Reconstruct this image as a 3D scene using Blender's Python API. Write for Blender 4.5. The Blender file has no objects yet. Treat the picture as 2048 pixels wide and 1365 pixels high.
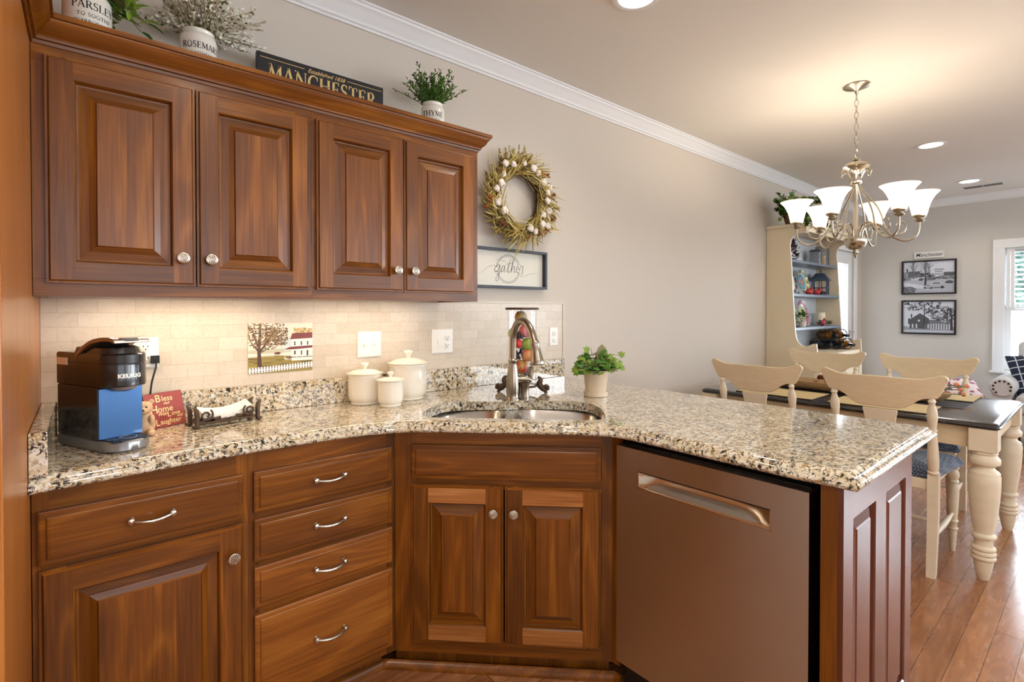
import bpy, bmesh, math, random
from mathutils import Vector, Matrix
from mathutils.geometry import tessellate_polygon

S = bpy.context.scene
COL = S.collection
PI = math.pi
R = math.radians

# ------------------------------------------------------------------ camera, world, exposure
cd = bpy.data.cameras.new('camera')
cam = bpy.data.objects.new('camera', cd)
COL.objects.link(cam)
S.camera = cam
cd.sensor_width = 36.0
cd.lens = 1019.65 / 2048 * 36.0
cd.shift_x = (1024 - 1038.88) / 2048
cd.shift_y = -(682.5 - 632.83) / 2048
cd.clip_start = 0.01
_yaw, _pit = R(-40.5848), R(-0.6652)
_f = Vector((-math.sin(_yaw) * math.cos(_pit), math.cos(_yaw) * math.cos(_pit), math.sin(_pit)))
_r = Vector((math.cos(_yaw), math.sin(_yaw), 0))
_u = _r.cross(_f)
cam.matrix_world = Matrix(((_r.x, _u.x, -_f.x, 0.098), (_r.y, _u.y, -_f.y, -2.1252), (_r.z, _u.z, -_f.z, 1.3006), (0, 0, 0, 1)))

W = bpy.data.worlds.new('daylight')
S.world = W
W.use_nodes = True
_bg = W.node_tree.nodes['Background']
_bg.inputs[0].default_value = (0.86, 0.93, 1.0, 1)
_wt = W.node_tree
_tc = _wt.nodes.new('ShaderNodeTexCoord')
_sx = _wt.nodes.new('ShaderNodeSeparateXYZ')
_wt.links.new(_tc.outputs['Generated'], _sx.inputs[0])
_mr = _wt.nodes.new('ShaderNodeMapRange')          # the sky is brightest on the garden side
_mr.interpolation_type = 'SMOOTHSTEP'
_mr.inputs[1].default_value, _mr.inputs[2].default_value = 0.45, 0.9
_mr.inputs[3].default_value, _mr.inputs[4].default_value = 2.3, 17.0
_wt.links.new(_sx.outputs[0], _mr.inputs[0])
_wt.links.new(_mr.outputs[0], _bg.inputs[1])
S.view_settings.view_transform = 'Standard'
S.view_settings.look = 'None'
S.view_settings.exposure = 0.68
S.view_settings.gamma = 1.0
S.view_settings.use_curve_mapping = False
S.cycles.max_bounces = 8
S.cycles.diffuse_bounces = 4
S.cycles.glossy_bounces = 4
S.cycles.transmission_bounces = 8
S.cycles.transparent_max_bounces = 12
S.cycles.caustics_reflective = False
S.cycles.caustics_refractive = False
S.cycles.sample_clamp_indirect = 6.0
S.cycles.use_denoising = True

ZC = 2.598          # ceiling height
XF = 7.72           # far wall
ZT = 0.914          # counter top


def light(name, kind, loc, power, color, size=0.1, size_y=None, rot=(0, 0, 0), spot=None, parent=None):
    ld = bpy.data.lights.new(name, kind)
    ld.energy = power
    ld.color = color
    if kind == 'AREA':
        ld.shape = 'RECTANGLE' if size_y else 'DISK'
        ld.size = size
        if size_y:
            ld.size_y = size_y
    elif kind in ('POINT', 'SPOT'):
        ld.shadow_soft_size = size
        if spot:
            ld.spot_size = R(spot)
            ld.spot_blend = 0.6
    o = bpy.data.objects.new(name, ld)
    COL.objects.link(o)
    o.location = loc
    o.rotation_euler = rot
    if parent:
        o.parent = parent
    return o


# ------------------------------------------------------------------ colours and materials
def lin(c):
    c = c / 255.0
    return c / 12.92 if c <= 0.04045 else ((c + 0.055) / 1.055) ** 2.4


def C(r, g, b):
    return (lin(r), lin(g), lin(b), 1.0)


def newmat(name):
    m = bpy.data.materials.new(name)
    m.use_nodes = True
    nt = m.node_tree
    return m, nt, nt.nodes['Principled BSDF']


def mat(name, col, rough=0.5, metal=0.0, coat=0.0, spec=0.5, emit=None, estr=0.0, trans=0.0, ior=1.45, noise=0.0, nscale=20.0, bump=0.0, bscale=200.0, stretch=(1, 1, 1)):
    m, nt, b = newmat(name)
    b.inputs['Base Color'].default_value = col
    b.inputs['Roughness'].default_value = rough
    b.inputs['Metallic'].default_value = metal
    b.inputs['Specular IOR Level'].default_value = spec
    b.inputs['Coat Weight'].default_value = coat
    b.inputs['IOR'].default_value = ior
    b.inputs['Transmission Weight'].default_value = trans
    if emit:
        b.inputs['Emission Color'].default_value = emit
        b.inputs['Emission Strength'].default_value = estr
    L = nt.links.new
    tc = nt.nodes.new('ShaderNodeTexCoord')
    mp = nt.nodes.new('ShaderNodeMapping')
    mp.inputs['Scale'].default_value = stretch
    L(tc.outputs['Object'], mp.inputs[0])
    if noise:
        n = nt.nodes.new('ShaderNodeTexNoise')
        n.inputs['Scale'].default_value = nscale
        n.inputs['Detail'].default_value = 4
        L(mp.outputs[0], n.inputs[0])
        mx = nt.nodes.new('ShaderNodeMix')
        mx.data_type = 'RGBA'
        mx.inputs[6].default_value = tuple(c * (1 - noise) for c in col[:3]) + (1,)
        mx.inputs[7].default_value = tuple(min(1, c * (1 + noise)) for c in col[:3]) + (1,)
        L(n.outputs[0], mx.inputs[0])
        L(mx.outputs[2], b.inputs['Base Color'])
    if bump:
        n = nt.nodes.new('ShaderNodeTexNoise')
        n.inputs['Scale'].default_value = bscale
        n.inputs['Detail'].default_value = 3
        L(mp.outputs[0], n.inputs[0])
        bp = nt.nodes.new('ShaderNodeBump')
        bp.inputs['Strength'].default_value = bump
        bp.inputs['Distance'].default_value = 0.002
        L(n.outputs[0], bp.inputs['Height'])
        L(bp.outputs[0], b.inputs['Normal'])
    return m


def ramp(nt, fac, stops, interp='LINEAR'):
    cr = nt.nodes.new('ShaderNodeValToRGB')
    e = cr.color_ramp.elements
    cr.color_ramp.interpolation = interp
    e[0].position, e[0].color = stops[0]
    e[1].position, e[1].color = stops[1]
    for p, c in stops[2:]:
        x = e.new(p)
        x.color = c
    nt.links.new(fac, cr.inputs[0])
    return cr.outputs[0]


def math_node(nt, op, a, b=None):
    n = nt.nodes.new('ShaderNodeMath')
    n.operation = op
    for i, v in enumerate((a, b)):
        if v is None:
            continue
        if isinstance(v, (int, float)):
            n.inputs[i].default_value = v
        else:
            nt.links.new(v, n.inputs[i])
    return n.outputs[0]


def mixcol(nt, fac, a, b, mode='MIX'):
    mx = nt.nodes.new('ShaderNodeMix')
    mx.data_type = 'RGBA'
    mx.blend_type = mode
    for i, v in ((0, fac), (6, a), (7, b)):
        if isinstance(v, (int, float)):
            mx.inputs[i].default_value = v
        elif isinstance(v, tuple):
            mx.inputs[i].default_value = v
        else:
            nt.links.new(v, mx.inputs[i])
    return mx.outputs[2]


def noise(nt, vec, scale, detail=3, rough=0.5, dist=0.0):
    n = nt.nodes.new('ShaderNodeTexNoise')
    n.inputs['Scale'].default_value = scale
    n.inputs['Detail'].default_value = detail
    n.inputs['Roughness'].default_value = rough
    n.inputs['Distortion'].default_value = dist
    if vec is not None:
        nt.links.new(vec, n.inputs[0])
    return n.outputs[0]


def mapping(nt, vec, scale=(1, 1, 1), rot=(0, 0, 0), loc=(0, 0, 0)):
    mp = nt.nodes.new('ShaderNodeMapping')
    mp.inputs['Scale'].default_value = scale
    mp.inputs['Rotation'].default_value = rot
    mp.inputs['Location'].default_value = loc
    nt.links.new(vec, mp.inputs[0])
    return mp.outputs[0]


def wood(name, cols, axis='z', rough=0.34, coat=0.15, ring=22.0, grain=0.7, tone=0.45):
    """figured hardwood: contour rings and fine pores stretched along an axis, each board its own tone"""
    m, nt, b = newmat(name)
    L = nt.links.new
    tc = nt.nodes.new('ShaderNodeTexCoord')
    geo = nt.nodes.new('ShaderNodeNewGeometry')
    rnd = geo.outputs['Random Per Island']
    oi = nt.nodes.new('ShaderNodeObjectInfo')
    add = nt.nodes.new('ShaderNodeVectorMath')
    add.operation = 'MULTIPLY_ADD'
    cx = nt.nodes.new('ShaderNodeCombineXYZ')
    L(rnd, cx.inputs[0]); L(oi.outputs['Random'], cx.inputs[1]); L(rnd, cx.inputs[2])
    add.inputs[1].default_value = (17, 23, 31)
    L(cx.outputs[0], add.inputs[0])
    L(tc.outputs['Object'], add.inputs[2])
    v = add.outputs[0]
    k = {'x': 0, 'y': 1, 'z': 2}[axis]
    s1, s2 = [1.0] * 3, [1.0] * 3
    s1[k], s2[k] = 0.16, 0.03
    n1 = noise(nt, mapping(nt, v, tuple(s1)), 5.0, 2, 0.5, 0.6)
    rings = math_node(nt, 'SINE', math_node(nt, 'MULTIPLY', n1, ring * 2))
    rings = math_node(nt, 'MULTIPLY_ADD', rings, 0.5)
    rings.node.inputs[2].default_value = 0.5
    fine = noise(nt, mapping(nt, v, tuple(s2)), 140.0, 3, 0.6)
    big = noise(nt, mapping(nt, v, tuple(s1)), 9.0, 3, 0.5)
    f = math_node(nt, 'ADD', math_node(nt, 'MULTIPLY', math_node(nt, 'POWER', rings, 3.0), 0.20 * grain), math_node(nt, 'MULTIPLY', fine, 0.50))
    f = math_node(nt, 'ADD', f, math_node(nt, 'MULTIPLY', big, 0.45))
    c = ramp(nt, f, [(0.30, cols[0]), (0.85, cols[2]), (0.55, cols[1])])
    tn = math_node(nt, 'ADD', math_node(nt, 'MULTIPLY', rnd, tone), 1.0 - tone * 0.55)
    comb = nt.nodes.new('ShaderNodeCombineColor')
    for i in range(3):
        L(tn, comb.inputs[i])
    c = mixcol(nt, 1.0, c, comb.outputs[0], 'MULTIPLY')
    L(c, b.inputs['Base Color'])
    b.inputs['Roughness'].default_value = rough
    b.inputs['Coat Weight'].default_value = coat
    b.inputs['Coat Roughness'].default_value = 0.16
    b.inputs['Specular IOR Level'].default_value = 0.38
    bp = nt.nodes.new('ShaderNodeBump')
    bp.inputs['Strength'].default_value = 0.06
    bp.inputs['Distance'].default_value = 0.001
    L(fine, bp.inputs['Height'])
    L(bp.outputs[0], b.inputs['Normal'])
    return m


CH = (C(80, 40, 3), C(118, 66, 10), C(160, 100, 28))
M = {}
M['wood_v'] = wood('cherry_vertical', CH, 'z')
M['wood_h'] = wood('cherry_horizontal', CH, 'x')
M['wood_y'] = wood('cherry_depth', CH, 'y')
M['wood_sap'] = wood('cherry_sapwood', (C(126, 70, 24), C(178, 116, 60), C(206, 150, 92)), 'x')
M['wood_gold'] = wood('cherry_golden', (C(104, 56, 12), C(150, 88, 26), C(184, 120, 48)), 'x')
M['panel_wood_lit'] = wood('cherry_panel_lit', (C(146, 86, 34), C(172, 106, 46), C(190, 124, 58)), 'z', ring=10, grain=0.3)  # lighter than the doors: light from the side put into the panel's colour
M['end_wood'] = wood('cherry_end_panel', (C(76, 36, 22), C(98, 48, 30), C(116, 60, 38)), 'z', rough=0.26, coat=0.6, grain=0.3, tone=0.15)
M['steel'] = mat('brushed_steel', C(196, 190, 184), 0.22, 1.0, noise=0.07, nscale=30, bump=0.12, bscale=60, stretch=(40, 40, 0.6))
_st = M['steel'].node_tree
_b = _st.nodes['Principled BSDF']
_b.inputs['Anisotropic'].default_value = 0.85
_b.inputs['Anisotropic Rotation'].default_value = 0.25
_b.inputs['Roughness'].default_value = 0.30
_tg = _st.nodes.new('ShaderNodeTangent')
_tg.direction_type = 'RADIAL'
_tg.axis = 'Z'
_st.links.new(_tg.outputs[0], _b.inputs['Tangent'])
M['sink_steel'] = mat('sink_steel', C(196, 190, 182), 0.22, 1.0, noise=0.05, nscale=40, stretch=(1, 1, 14))
M['nickel'] = mat('satin_nickel', C(205, 198, 186), 0.24, 1.0, noise=0.06, nscale=60)
M['faucet'] = mat('brushed_nickel_faucet', C(156, 145, 130), 0.26, 1.0, noise=0.05, nscale=50)
M['black'] = mat('black_plastic', C(24, 24, 26), 0.4, noise=0.1)
M['dark_gap'] = mat('dark_interior', C(18, 14, 12), 0.8, noise=0.1)
M['wall'] = mat('wall_paint', C(206, 197, 185), 0.75, noise=0.015, nscale=3, bump=0.04, bscale=350)
M['wall_far'] = mat('far_wall_paint', C(204, 201, 195), 0.75, noise=0.015, nscale=3, bump=0.04, bscale=350)
M['ceiling'] = mat('ceiling_paint', C(228, 225, 220), 0.8, noise=0.01, nscale=2)
M['trim'] = mat('white_trim_paint', C(232, 234, 236), 0.4, noise=0.01, nscale=8)
M['white_plate'] = mat('white_plate', C(240, 238, 232), 0.3, noise=0.01)
M['ceramic'] = mat('white_ceramic', C(236, 228, 214), 0.12, coat=0.5, noise=0.02, nscale=8)
M['crock'] = mat('crock_glaze', C(232, 226, 214), 0.16, coat=0.5, noise=0.04, nscale=14)
M['ink'] = mat('dark_ink', C(38, 36, 36), 0.6, noise=0.1)
M['cream'] = mat('cream_paint', C(226, 212, 186), 0.42, noise=0.09, nscale=9, stretch=(1, 1, 3))
M['cream_h'] = mat('cream_paint_rail', C(222, 202, 168), 0.42, noise=0.12, nscale=9, stretch=(2, 1, 9))
M['hutch'] = mat('hutch_paint', C(228, 214, 186), 0.5, noise=0.06, nscale=6, stretch=(1, 1, 0.4))
M['hutch_back'] = mat('hutch_back_paint', C(214, 222, 228), 0.5, noise=0.03)
M['hutch_edge'] = mat('hutch_edge_white', C(236, 234, 228), 0.4, noise=0.02)
M['shelf_blue'] = mat('slate_shelf', C(96, 110, 128), 0.3, noise=0.08)
M['leaf'] = mat('leaf_green', C(62, 112, 34), 0.45, noise=0.5, nscale=40)
M['leaf_dark'] = mat('leaf_deep_green', C(44, 86, 32), 0.45, noise=0.5, nscale=30)
M['leaf_light'] = mat('leaf_light_green', C(120, 150, 50), 0.5, noise=0.4, nscale=30)
M['stem'] = mat('plant_stem', C(92, 84, 48), 0.7, noise=0.3)
M['twig'] = mat('twig_brown', C(92, 70, 44), 0.8, noise=0.35, nscale=60)
M['soil'] = mat('soil', C(44, 32, 24), 0.95, noise=0.4, nscale=80, bump=0.4)
M['iron'] = mat('wrought_iron', C(42, 34, 28), 0.42, 0.6, noise=0.3, nscale=40)
M['bronze'] = mat('bronze_iron', C(80, 62, 48), 0.45, 0.5, noise=0.35, nscale=40)
M['paper'] = mat('paper_white', C(240, 234, 222), 0.8, noise=0.02)
M['glow'] = mat('lamp_glow', C(255, 244, 225), 0.5, emit=(1.0, 0.86, 0.66, 1), estr=6.0, noise=0.01)
M['black_frame'] = mat('black_frame_wood', C(30, 30, 34), 0.35, noise=0.15)


def granite():
    m, nt, b = newmat('granite')
    L = nt.links.new
    tc = nt.nodes.new('ShaderNodeTexCoord')
    v = mapping(nt, tc.outputs['Object'], (1, 1, 1.0), (0.3, 0.2, 0.5))
    base = ramp(nt, noise(nt, v, 40, 4, 0.6), [(0.32, C(198, 180, 146)), (0.68, C(230, 226, 216)), (0.5, C(216, 205, 182))])
    tan = noise(nt, v, 90, 3, 0.6)
    c = mixcol(nt, ramp(nt, tan, [(0.54, (0, 0, 0, 1)), (0.62, (1, 1, 1, 1))]), base, C(172, 142, 98))
    gr = noise(nt, v, 62, 4, 0.65, 0.4)
    c = mixcol(nt, ramp(nt, gr, [(0.54, (0, 0, 0, 1)), (0.62, (1, 1, 1, 1))]), c, C(132, 122, 108))
    dk = noise(nt, mapping(nt, v, (1.0, 1.35, 1.0)), 86, 5, 0.68, 0.8)
    big = noise(nt, v, 14, 3)
    dk = math_node(nt, 'ADD', dk, math_node(nt, 'MULTIPLY', big, 0.22))
    c = mixcol(nt, ramp(nt, dk, [(0.645, (0, 0, 0, 1)), (0.70, (1, 1, 1, 1))]), c, C(38, 30, 24))
    L(c, b.inputs['Base Color'])
    b.inputs['Roughness'].default_value = 0.07
    b.inputs['Coat Weight'].default_value = 0.5
    b.inputs['Coat Roughness'].default_value = 0.03
    return m


M['granite'] = granite()


def tile_mat():
    m, nt, b = newmat('marble_subway_tile')
    L = nt.links.new
    tc = nt.nodes.new('ShaderNodeTexCoord')
    sx = nt.nodes.new('ShaderNodeSeparateXYZ')
    L(tc.outputs['Object'], sx.inputs[0])
    cx = nt.nodes.new('ShaderNodeCombineXYZ')
    L(math_node(nt, 'ADD', sx.outputs[0], 0.0105 + 9.65), cx.inputs[0])
    L(math_node(nt, 'ADD', sx.outputs[2], -1.0195 + 0.0456 * 20), cx.inputs[1])
    bt = nt.nodes.new('ShaderNodeTexBrick')
    bt.inputs['Scale'].default_value = 1.0
    bt.inputs['Brick Width'].default_value = 0.0965
    bt.inputs['Row Height'].default_value = 0.0456
    bt.inputs['Mortar Size'].default_value = 0.0008
    bt.inputs['Mortar Smooth'].default_value = 0.3
    bt.inputs['Color1'].default_value = C(206, 194, 176)
    bt.inputs['Color2'].default_value = C(216, 205, 189)
    bt.inputs['Mortar'].default_value = C(196, 180, 160)
    L(cx.outputs[0], bt.inputs[0])
    ve = noise(nt, tc.outputs['Object'], 14, 5, 0.6, 2.2)
    vein = ramp(nt, ve, [(0.47, (1, 1, 1, 1)), (0.53, (1, 1, 1, 1)), (0.50, (0.93, 0.89, 0.85, 1))])
    cl = ramp(nt, noise(nt, tc.outputs['Object'], 7, 3), [(0.3, (0.94, 0.92, 0.9, 1)), (0.7, (1, 1, 1, 1))])
    c = mixcol(nt, 1.0, mixcol(nt, 1.0, bt.outputs[0], vein, 'MULTIPLY'), cl, 'MULTIPLY')
    L(c, b.inputs['Base Color'])
    b.inputs['Roughness'].default_value = 0.32
    bp = nt.nodes.new('ShaderNodeBump')
    bp.inputs['Strength'].default_value = 0.5
    bp.inputs['Distance'].default_value = 0.001
    bp.invert = True
    L(bt.outputs['Fac'], bp.inputs['Height'])
    L(bp.outputs[0], b.inputs['Normal'])
    return m


M['tile'] = tile_mat()


def floor_mat():
    m, nt, b = newmat('oak_floor')
    L = nt.links.new
    tc = nt.nodes.new('ShaderNodeTexCoord')
    o = tc.outputs['Object']
    bt = nt.nodes.new('ShaderNodeTexBrick')
    bt.inputs['Scale'].default_value = 1.0
    bt.inputs['Brick Width'].default_value = 0.86
    bt.inputs['Row Height'].default_value = 0.083
    bt.inputs['Mortar Size'].default_value = 0.0012
    bt.inputs['Mortar Smooth'].default_value = 0.2
    bt.offset = 0.37
    bt.inputs['Color1'].default_value = C(152, 100, 64)
    bt.inputs['Color2'].default_value = C(190, 134, 92)
    bt.inputs['Mortar'].default_value = C(84, 48, 30)
    L(mapping(nt, o, (1, 1, 1), (0, 0, 0), (20, 20, 0)), bt.inputs[0])
    g = noise(nt, mapping(nt, o, (0.05, 1, 1)), 120, 4, 0.6)
    n1 = noise(nt, mapping(nt, o, (0.2, 1, 1)), 8, 2, 0.5, 0.8)
    rg = math_node(nt, 'SINE', math_node(nt, 'MULTIPLY', n1, 60))
    gg = math_node(nt, 'ADD', math_node(nt, 'MULTIPLY', g, 0.7), math_node(nt, 'MULTIPLY', rg, 0.12))
    tint = ramp(nt, gg, [(0.2, (0.72, 0.66, 0.6, 1)), (0.6, (1.08, 1.06, 1.04, 1))])
    c = mixcol(nt, 1.0, bt.outputs[0], tint, 'MULTIPLY')
    L(c, b.inputs['Base Color'])
    rr = ramp(nt, noise(nt, mapping(nt, o, (1.2, 4, 1)), 10, 4), [(0.3, (0.16, 0.16, 0.16, 1)), (0.75, (0.34, 0.34, 0.34, 1))])
    L(rr, b.inputs['Roughness'])
    b.inputs['Coat Weight'].default_value = 0.5
    b.inputs['Coat Roughness'].default_value = 0.26
    bp = nt.nodes.new('ShaderNodeBump')
    bp.inputs['Strength'].default_value = 0.25
    bp.inputs['Distance'].default_value = 0.0015
    h = math_node(nt, 'ADD', math_node(nt, 'MULTIPLY', bt.outputs['Fac'], -1.0), math_node(nt, 'MULTIPLY', noise(nt, mapping(nt, o, (1, 5, 1)), 12, 3), 0.5))
    L(h, bp.inputs['Height'])
    L(bp.outputs[0], b.inputs['Normal'])
    return m


M['floor'] = floor_mat()


def attr_mat(name, rough=0.45):
    m, nt, b = newmat(name)
    a = nt.nodes.new('ShaderNodeAttribute')
    a.attribute_name = 'Col'
    n = noise(nt, None, 160, 2)
    nt.links.new(mixcol(nt, 0.12, a.outputs[0], n, 'OVERLAY'), b.inputs['Base Color'])
    b.inputs['Roughness'].default_value = rough
    return m


M['print'] = attr_mat('printed_picture', 0.3)


def fabric(name, c1, c2, scale=300.0):
    m, nt, b = newmat(name)
    tc = nt.nodes.new('ShaderNodeTexCoord')
    ck = nt.nodes.new('ShaderNodeTexChecker')
    ck.inputs['Scale'].default_value = scale
    ck.inputs['Color1'].default_value = c1
    ck.inputs['Color2'].default_value = c2
    nt.links.new(mapping(nt, tc.outputs['Object'], (1, 1, 1), (0, 0, R(45))), ck.inputs[0])
    nt.links.new(ck.outputs[0], b.inputs['Base Color'])
    b.inputs['Roughness'].default_value = 0.85
    b.inputs['Sheen Weight'].default_value = 0.4
    return m


def glass(name, tint=(1, 1, 1, 1), rough=0.0):
    """thin clear glass: mostly transparent with a fresnel reflection"""
    m, nt, b = newmat(name)
    L = nt.links.new
    tr = nt.nodes.new('ShaderNodeBsdfTransparent')
    tr.inputs[0].default_value = tint
    gl = nt.nodes.new('ShaderNodeBsdfGlossy')
    gl.inputs['Roughness'].default_value = rough
    fr = nt.nodes.new('ShaderNodeMath')
    fr.operation = 'MULTIPLY_ADD'
    lw = nt.nodes.new('ShaderNodeLayerWeight')
    lw.inputs[0].default_value = 0.5
    L(math_node(nt, 'POWER', lw.outputs['Facing'], 4.0), fr.inputs[0])
    fr.inputs[1].default_value = 0.28
    fr.inputs[2].default_value = 0.035
    tc = nt.nodes.new('ShaderNodeTexCoord')
    n = noise(nt, tc.outputs['Object'], 6, 1)
    f2 = math_node(nt, 'MULTIPLY', fr.outputs[0], math_node(nt, 'ADD', math_node(nt, 'MULTIPLY', n, 0.1), 0.9))
    mx = nt.nodes.new('ShaderNodeMixShader')
    L(f2, mx.inputs[0]); L(tr.outputs[0], mx.inputs[1]); L(gl.outputs[0], mx.inputs[2])
    L(mx.outputs[0], nt.nodes['Material Output'].inputs[0])
    return m


M['glass'] = glass('clear_glass')
M['pane'] = glass('window_pane', (0.96, 0.98, 1, 1))


# ------------------------------------------------------------------ mesh builder
class MB:
    def __init__(self, T=None):
        self.v, self.f, self.m, self.c = [], [], [], []
        self.T = T

    def add(self, vs, fs, mi=0, col=None):
        o = len(self.v)
        for p in vs:
            p = Vector(p)
            self.v.append(self.T @ p if self.T else p)
        for q in fs:
            self.f.append([i + o for i in q])
            self.m.append(mi)
            self.c.append(col)
        return self

    def box(self, x0, y0, z0, x1, y1, z1, mi=0):
        vs = [(x, y, z) for z in (z0, z1) for y in (y0, y1) for x in (x0, x1)]
        return self.add(vs, [(0, 2, 3, 1), (4, 5, 7, 6), (0, 1, 5, 4), (1, 3, 7, 5), (3, 2, 6, 7), (2, 0, 4, 6)], mi)

    def lathe(self, prof, c=(0, 0, 0), n=24, mi=0, axis='z', mod=None, cap=True):
        vs, fs = [], []
        for r, h in prof:
            for k in range(n):
                a = 2 * PI * k / n
                q = r * (mod(a, h) if mod else 1)
                x, y = q * math.cos(a), q * math.sin(a)
                p = {'z': (x, y, h), 'y': (x, h, y), 'x': (h, x, y), '-y': (x, -h, -y)}[axis]
                vs.append((p[0] + c[0], p[1] + c[1], p[2] + c[2]))
        for i in range(len(prof) - 1):
            for k in range(n):
                a, b = i * n + k, i * n + (k + 1) % n
                fs.append((a, b, b + n, a + n))
        if cap:
            if prof[0][0] > 1e-4:
                fs.append(tuple(range(n - 1, -1, -1)))
            if prof[-1][0] > 1e-4:
                fs.append(tuple(range((len(prof) - 1) * n, len(prof) * n)))
        return self.add(vs, fs, mi)

    def tube(self, pts, r, n=8, mi=0, cap=True, closed=False):
        pts = [Vector(p) for p in pts]
        rs = r if isinstance(r, (list, tuple)) else [r] * len(pts)
        N = len(pts)
        up = None
        vs, fs = [], []
        for i, p in enumerate(pts):
            if closed:
                t = (pts[(i + 1) % N] - pts[i - 1])
            else:
                t = (pts[min(i + 1, N - 1)] - pts[max(i - 1, 0)])
            t = t.normalized() if t.length > 1e-9 else Vector((0, 0, 1))
            if up is None:
                up = Vector((0, 0, 1)) if abs(t.z) < 0.9 else Vector((1, 0, 0))
            s = t.cross(up)
            s = s.normalized() if s.length > 1e-6 else t.orthogonal().normalized()
            up = s.cross(t).normalized()
            for k in range(n):
                a = 2 * PI * k / n
                vs.append(p + s * (rs[i] * math.cos(a)) + up * (rs[i] * math.sin(a)))
        for i in range(N if closed else N - 1):
            j = (i + 1) % N
            for k in range(n):
                k2 = (k + 1) % n
                fs.append((i * n + k, i * n + k2, j * n + k2, j * n + k))
        if cap and not closed:
            fs.append(tuple(range(n - 1, -1, -1)))
            fs.append(tuple(range((N - 1) * n, N * n)))
        return self.add(vs, fs, mi)

    def loft(self, loops, mi=0, cap=True, closed=False):
        n = len(loops[0])
        vs = [p for l in loops for p in l]
        fs = []
        K = len(loops)
        for i in range(K if closed else K - 1):
            j = (i + 1) % K
            for k in range(n):
                k2 = (k + 1) % n
                fs.append((i * n + k, i * n + k2, j * n + k2, j * n + k))
        if cap and not closed:
            fs.append(tuple(range(n - 1, -1, -1)))
            fs.append(tuple(range((K - 1) * n, K * n)))
        return self.add(vs, fs, mi)

    def poly(self, loops, fn, w0, w1, mi=0, side_mi=None):
        """solid from 2D outline (first loop) with holes, between w0 and w1; fn(u, v, w) -> point"""
        l3 = [[Vector((u, v, 0)) for u, v in l] for l in loops]
        tris = tessellate_polygon(l3)
        flat = [p for l in loops for p in l]
        n = len(flat)
        self.add([fn(u, v, w0) for u, v in flat] + [fn(u, v, w1) for u, v in flat],
                 [tuple(t) for t in tris] + [tuple(i + n for i in reversed(t)) for t in tris], mi)
        for l in loops:
            k = len(l)
            self.add([fn(u, v, w0) for u, v in l] + [fn(u, v, w1) for u, v in l],
                     [(i, (i + 1) % k, (i + 1) % k + k, i + k) for i in range(k)], mi if side_mi is None else side_mi)
        return self

    def ell(self, c, r, n=16, m=10, mi=0, T=None):
        vs, fs = [], []
        for i in range(m + 1):
            th = PI * i / m
            for k in range(n):
                a = 2 * PI * k / n
                p = Vector((r[0] * math.sin(th) * math.cos(a), r[1] * math.sin(th) * math.sin(a), -r[2] * math.cos(th)))
                if T:
                    p = T @ p
                vs.append(p + Vector(c))
        for i in range(m):
            for k in range(n):
                fs.append((i * n + k, i * n + (k + 1) % n, (i + 1) * n + (k + 1) % n, (i + 1) * n + k))
        return self.add(vs, fs, mi)

    def build(self, name, mats, parent=None, smooth=35, bev=0.0, seg=2, sub=0, wn=False):
        me = bpy.data.meshes.new(name)
        me.from_pydata([tuple(p) for p in self.v], [], self.f)
        if not isinstance(mats, (list, tuple)):
            mats = [mats]
        for q in mats:
            me.materials.append(M[q] if isinstance(q, str) else q)
        me.polygons.foreach_set('material_index', self.m)
        if any(c is not None for c in self.c):
            at = me.color_attributes.new('Col', 'FLOAT_COLOR', 'CORNER')
            for pl in me.polygons:
                cc = self.c[pl.index] or (1, 1, 1, 1)
                for li in pl.loop_indices:
                    at.data[li].color = cc
        bm = bmesh.new()
        bm.from_mesh(me)
        if not any(c is not None for c in self.c):
            bmesh.ops.remove_doubles(bm, verts=bm.verts, dist=1e-7) if wn else None
            bmesh.ops.recalc_face_normals(bm, faces=bm.faces)
        bm.to_mesh(me)
        bm.free()
        if smooth:
            me.shade_smooth()
            me.set_sharp_from_angle(angle=R(smooth))
        o = bpy.data.objects.new(name, me)
        COL.objects.link(o)
        if parent is not None:
            o.parent = parent
        if bev:
            md = o.modifiers.new('bevel', 'BEVEL')
            md.width = bev
            md.segments = seg
            md.limit_method = 'ANGLE'
            md.angle_limit = R(40)
        if sub:
            md = o.modifiers.new('subdivision', 'SUBSURF')
            md.levels = md.render_levels = sub
        return o


def tag(o, label, cat, group=None):
    o['label'] = label
    o['category'] = cat
    if group:
        o['group'] = group
    return o


def thing(name, label, cat, loc=(0, 0, 0), rz=0.0, group=None):
    o = bpy.data.objects.new(name, None)
    o.empty_display_size = 0.05
    COL.objects.link(o)
    o.location = loc
    o.rotation_euler = (0, 0, rz)
    return tag(o, label, cat, group)


def struct(o):
    o['kind'] = 'structure'
    return o


def kids(o):
    return [c for c in bpy.data.objects if c.parent == o]


def dup(root, loc=None, rz=None, label=None, group=None):
    r = root.copy()
    COL.objects.link(r)
    if loc is not None:
        r.location = loc
    if rz is not None:
        r.rotation_euler = (0, 0, rz)
    if label:
        r['label'] = label
    if group:
        r['group'] = group
    for ch in kids(root):
        c = ch.copy()
        COL.objects.link(c)
        c.parent = r
        for g in kids(ch):
            d = g.copy()
            COL.objects.link(d)
            d.parent = c
    return r


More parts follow.
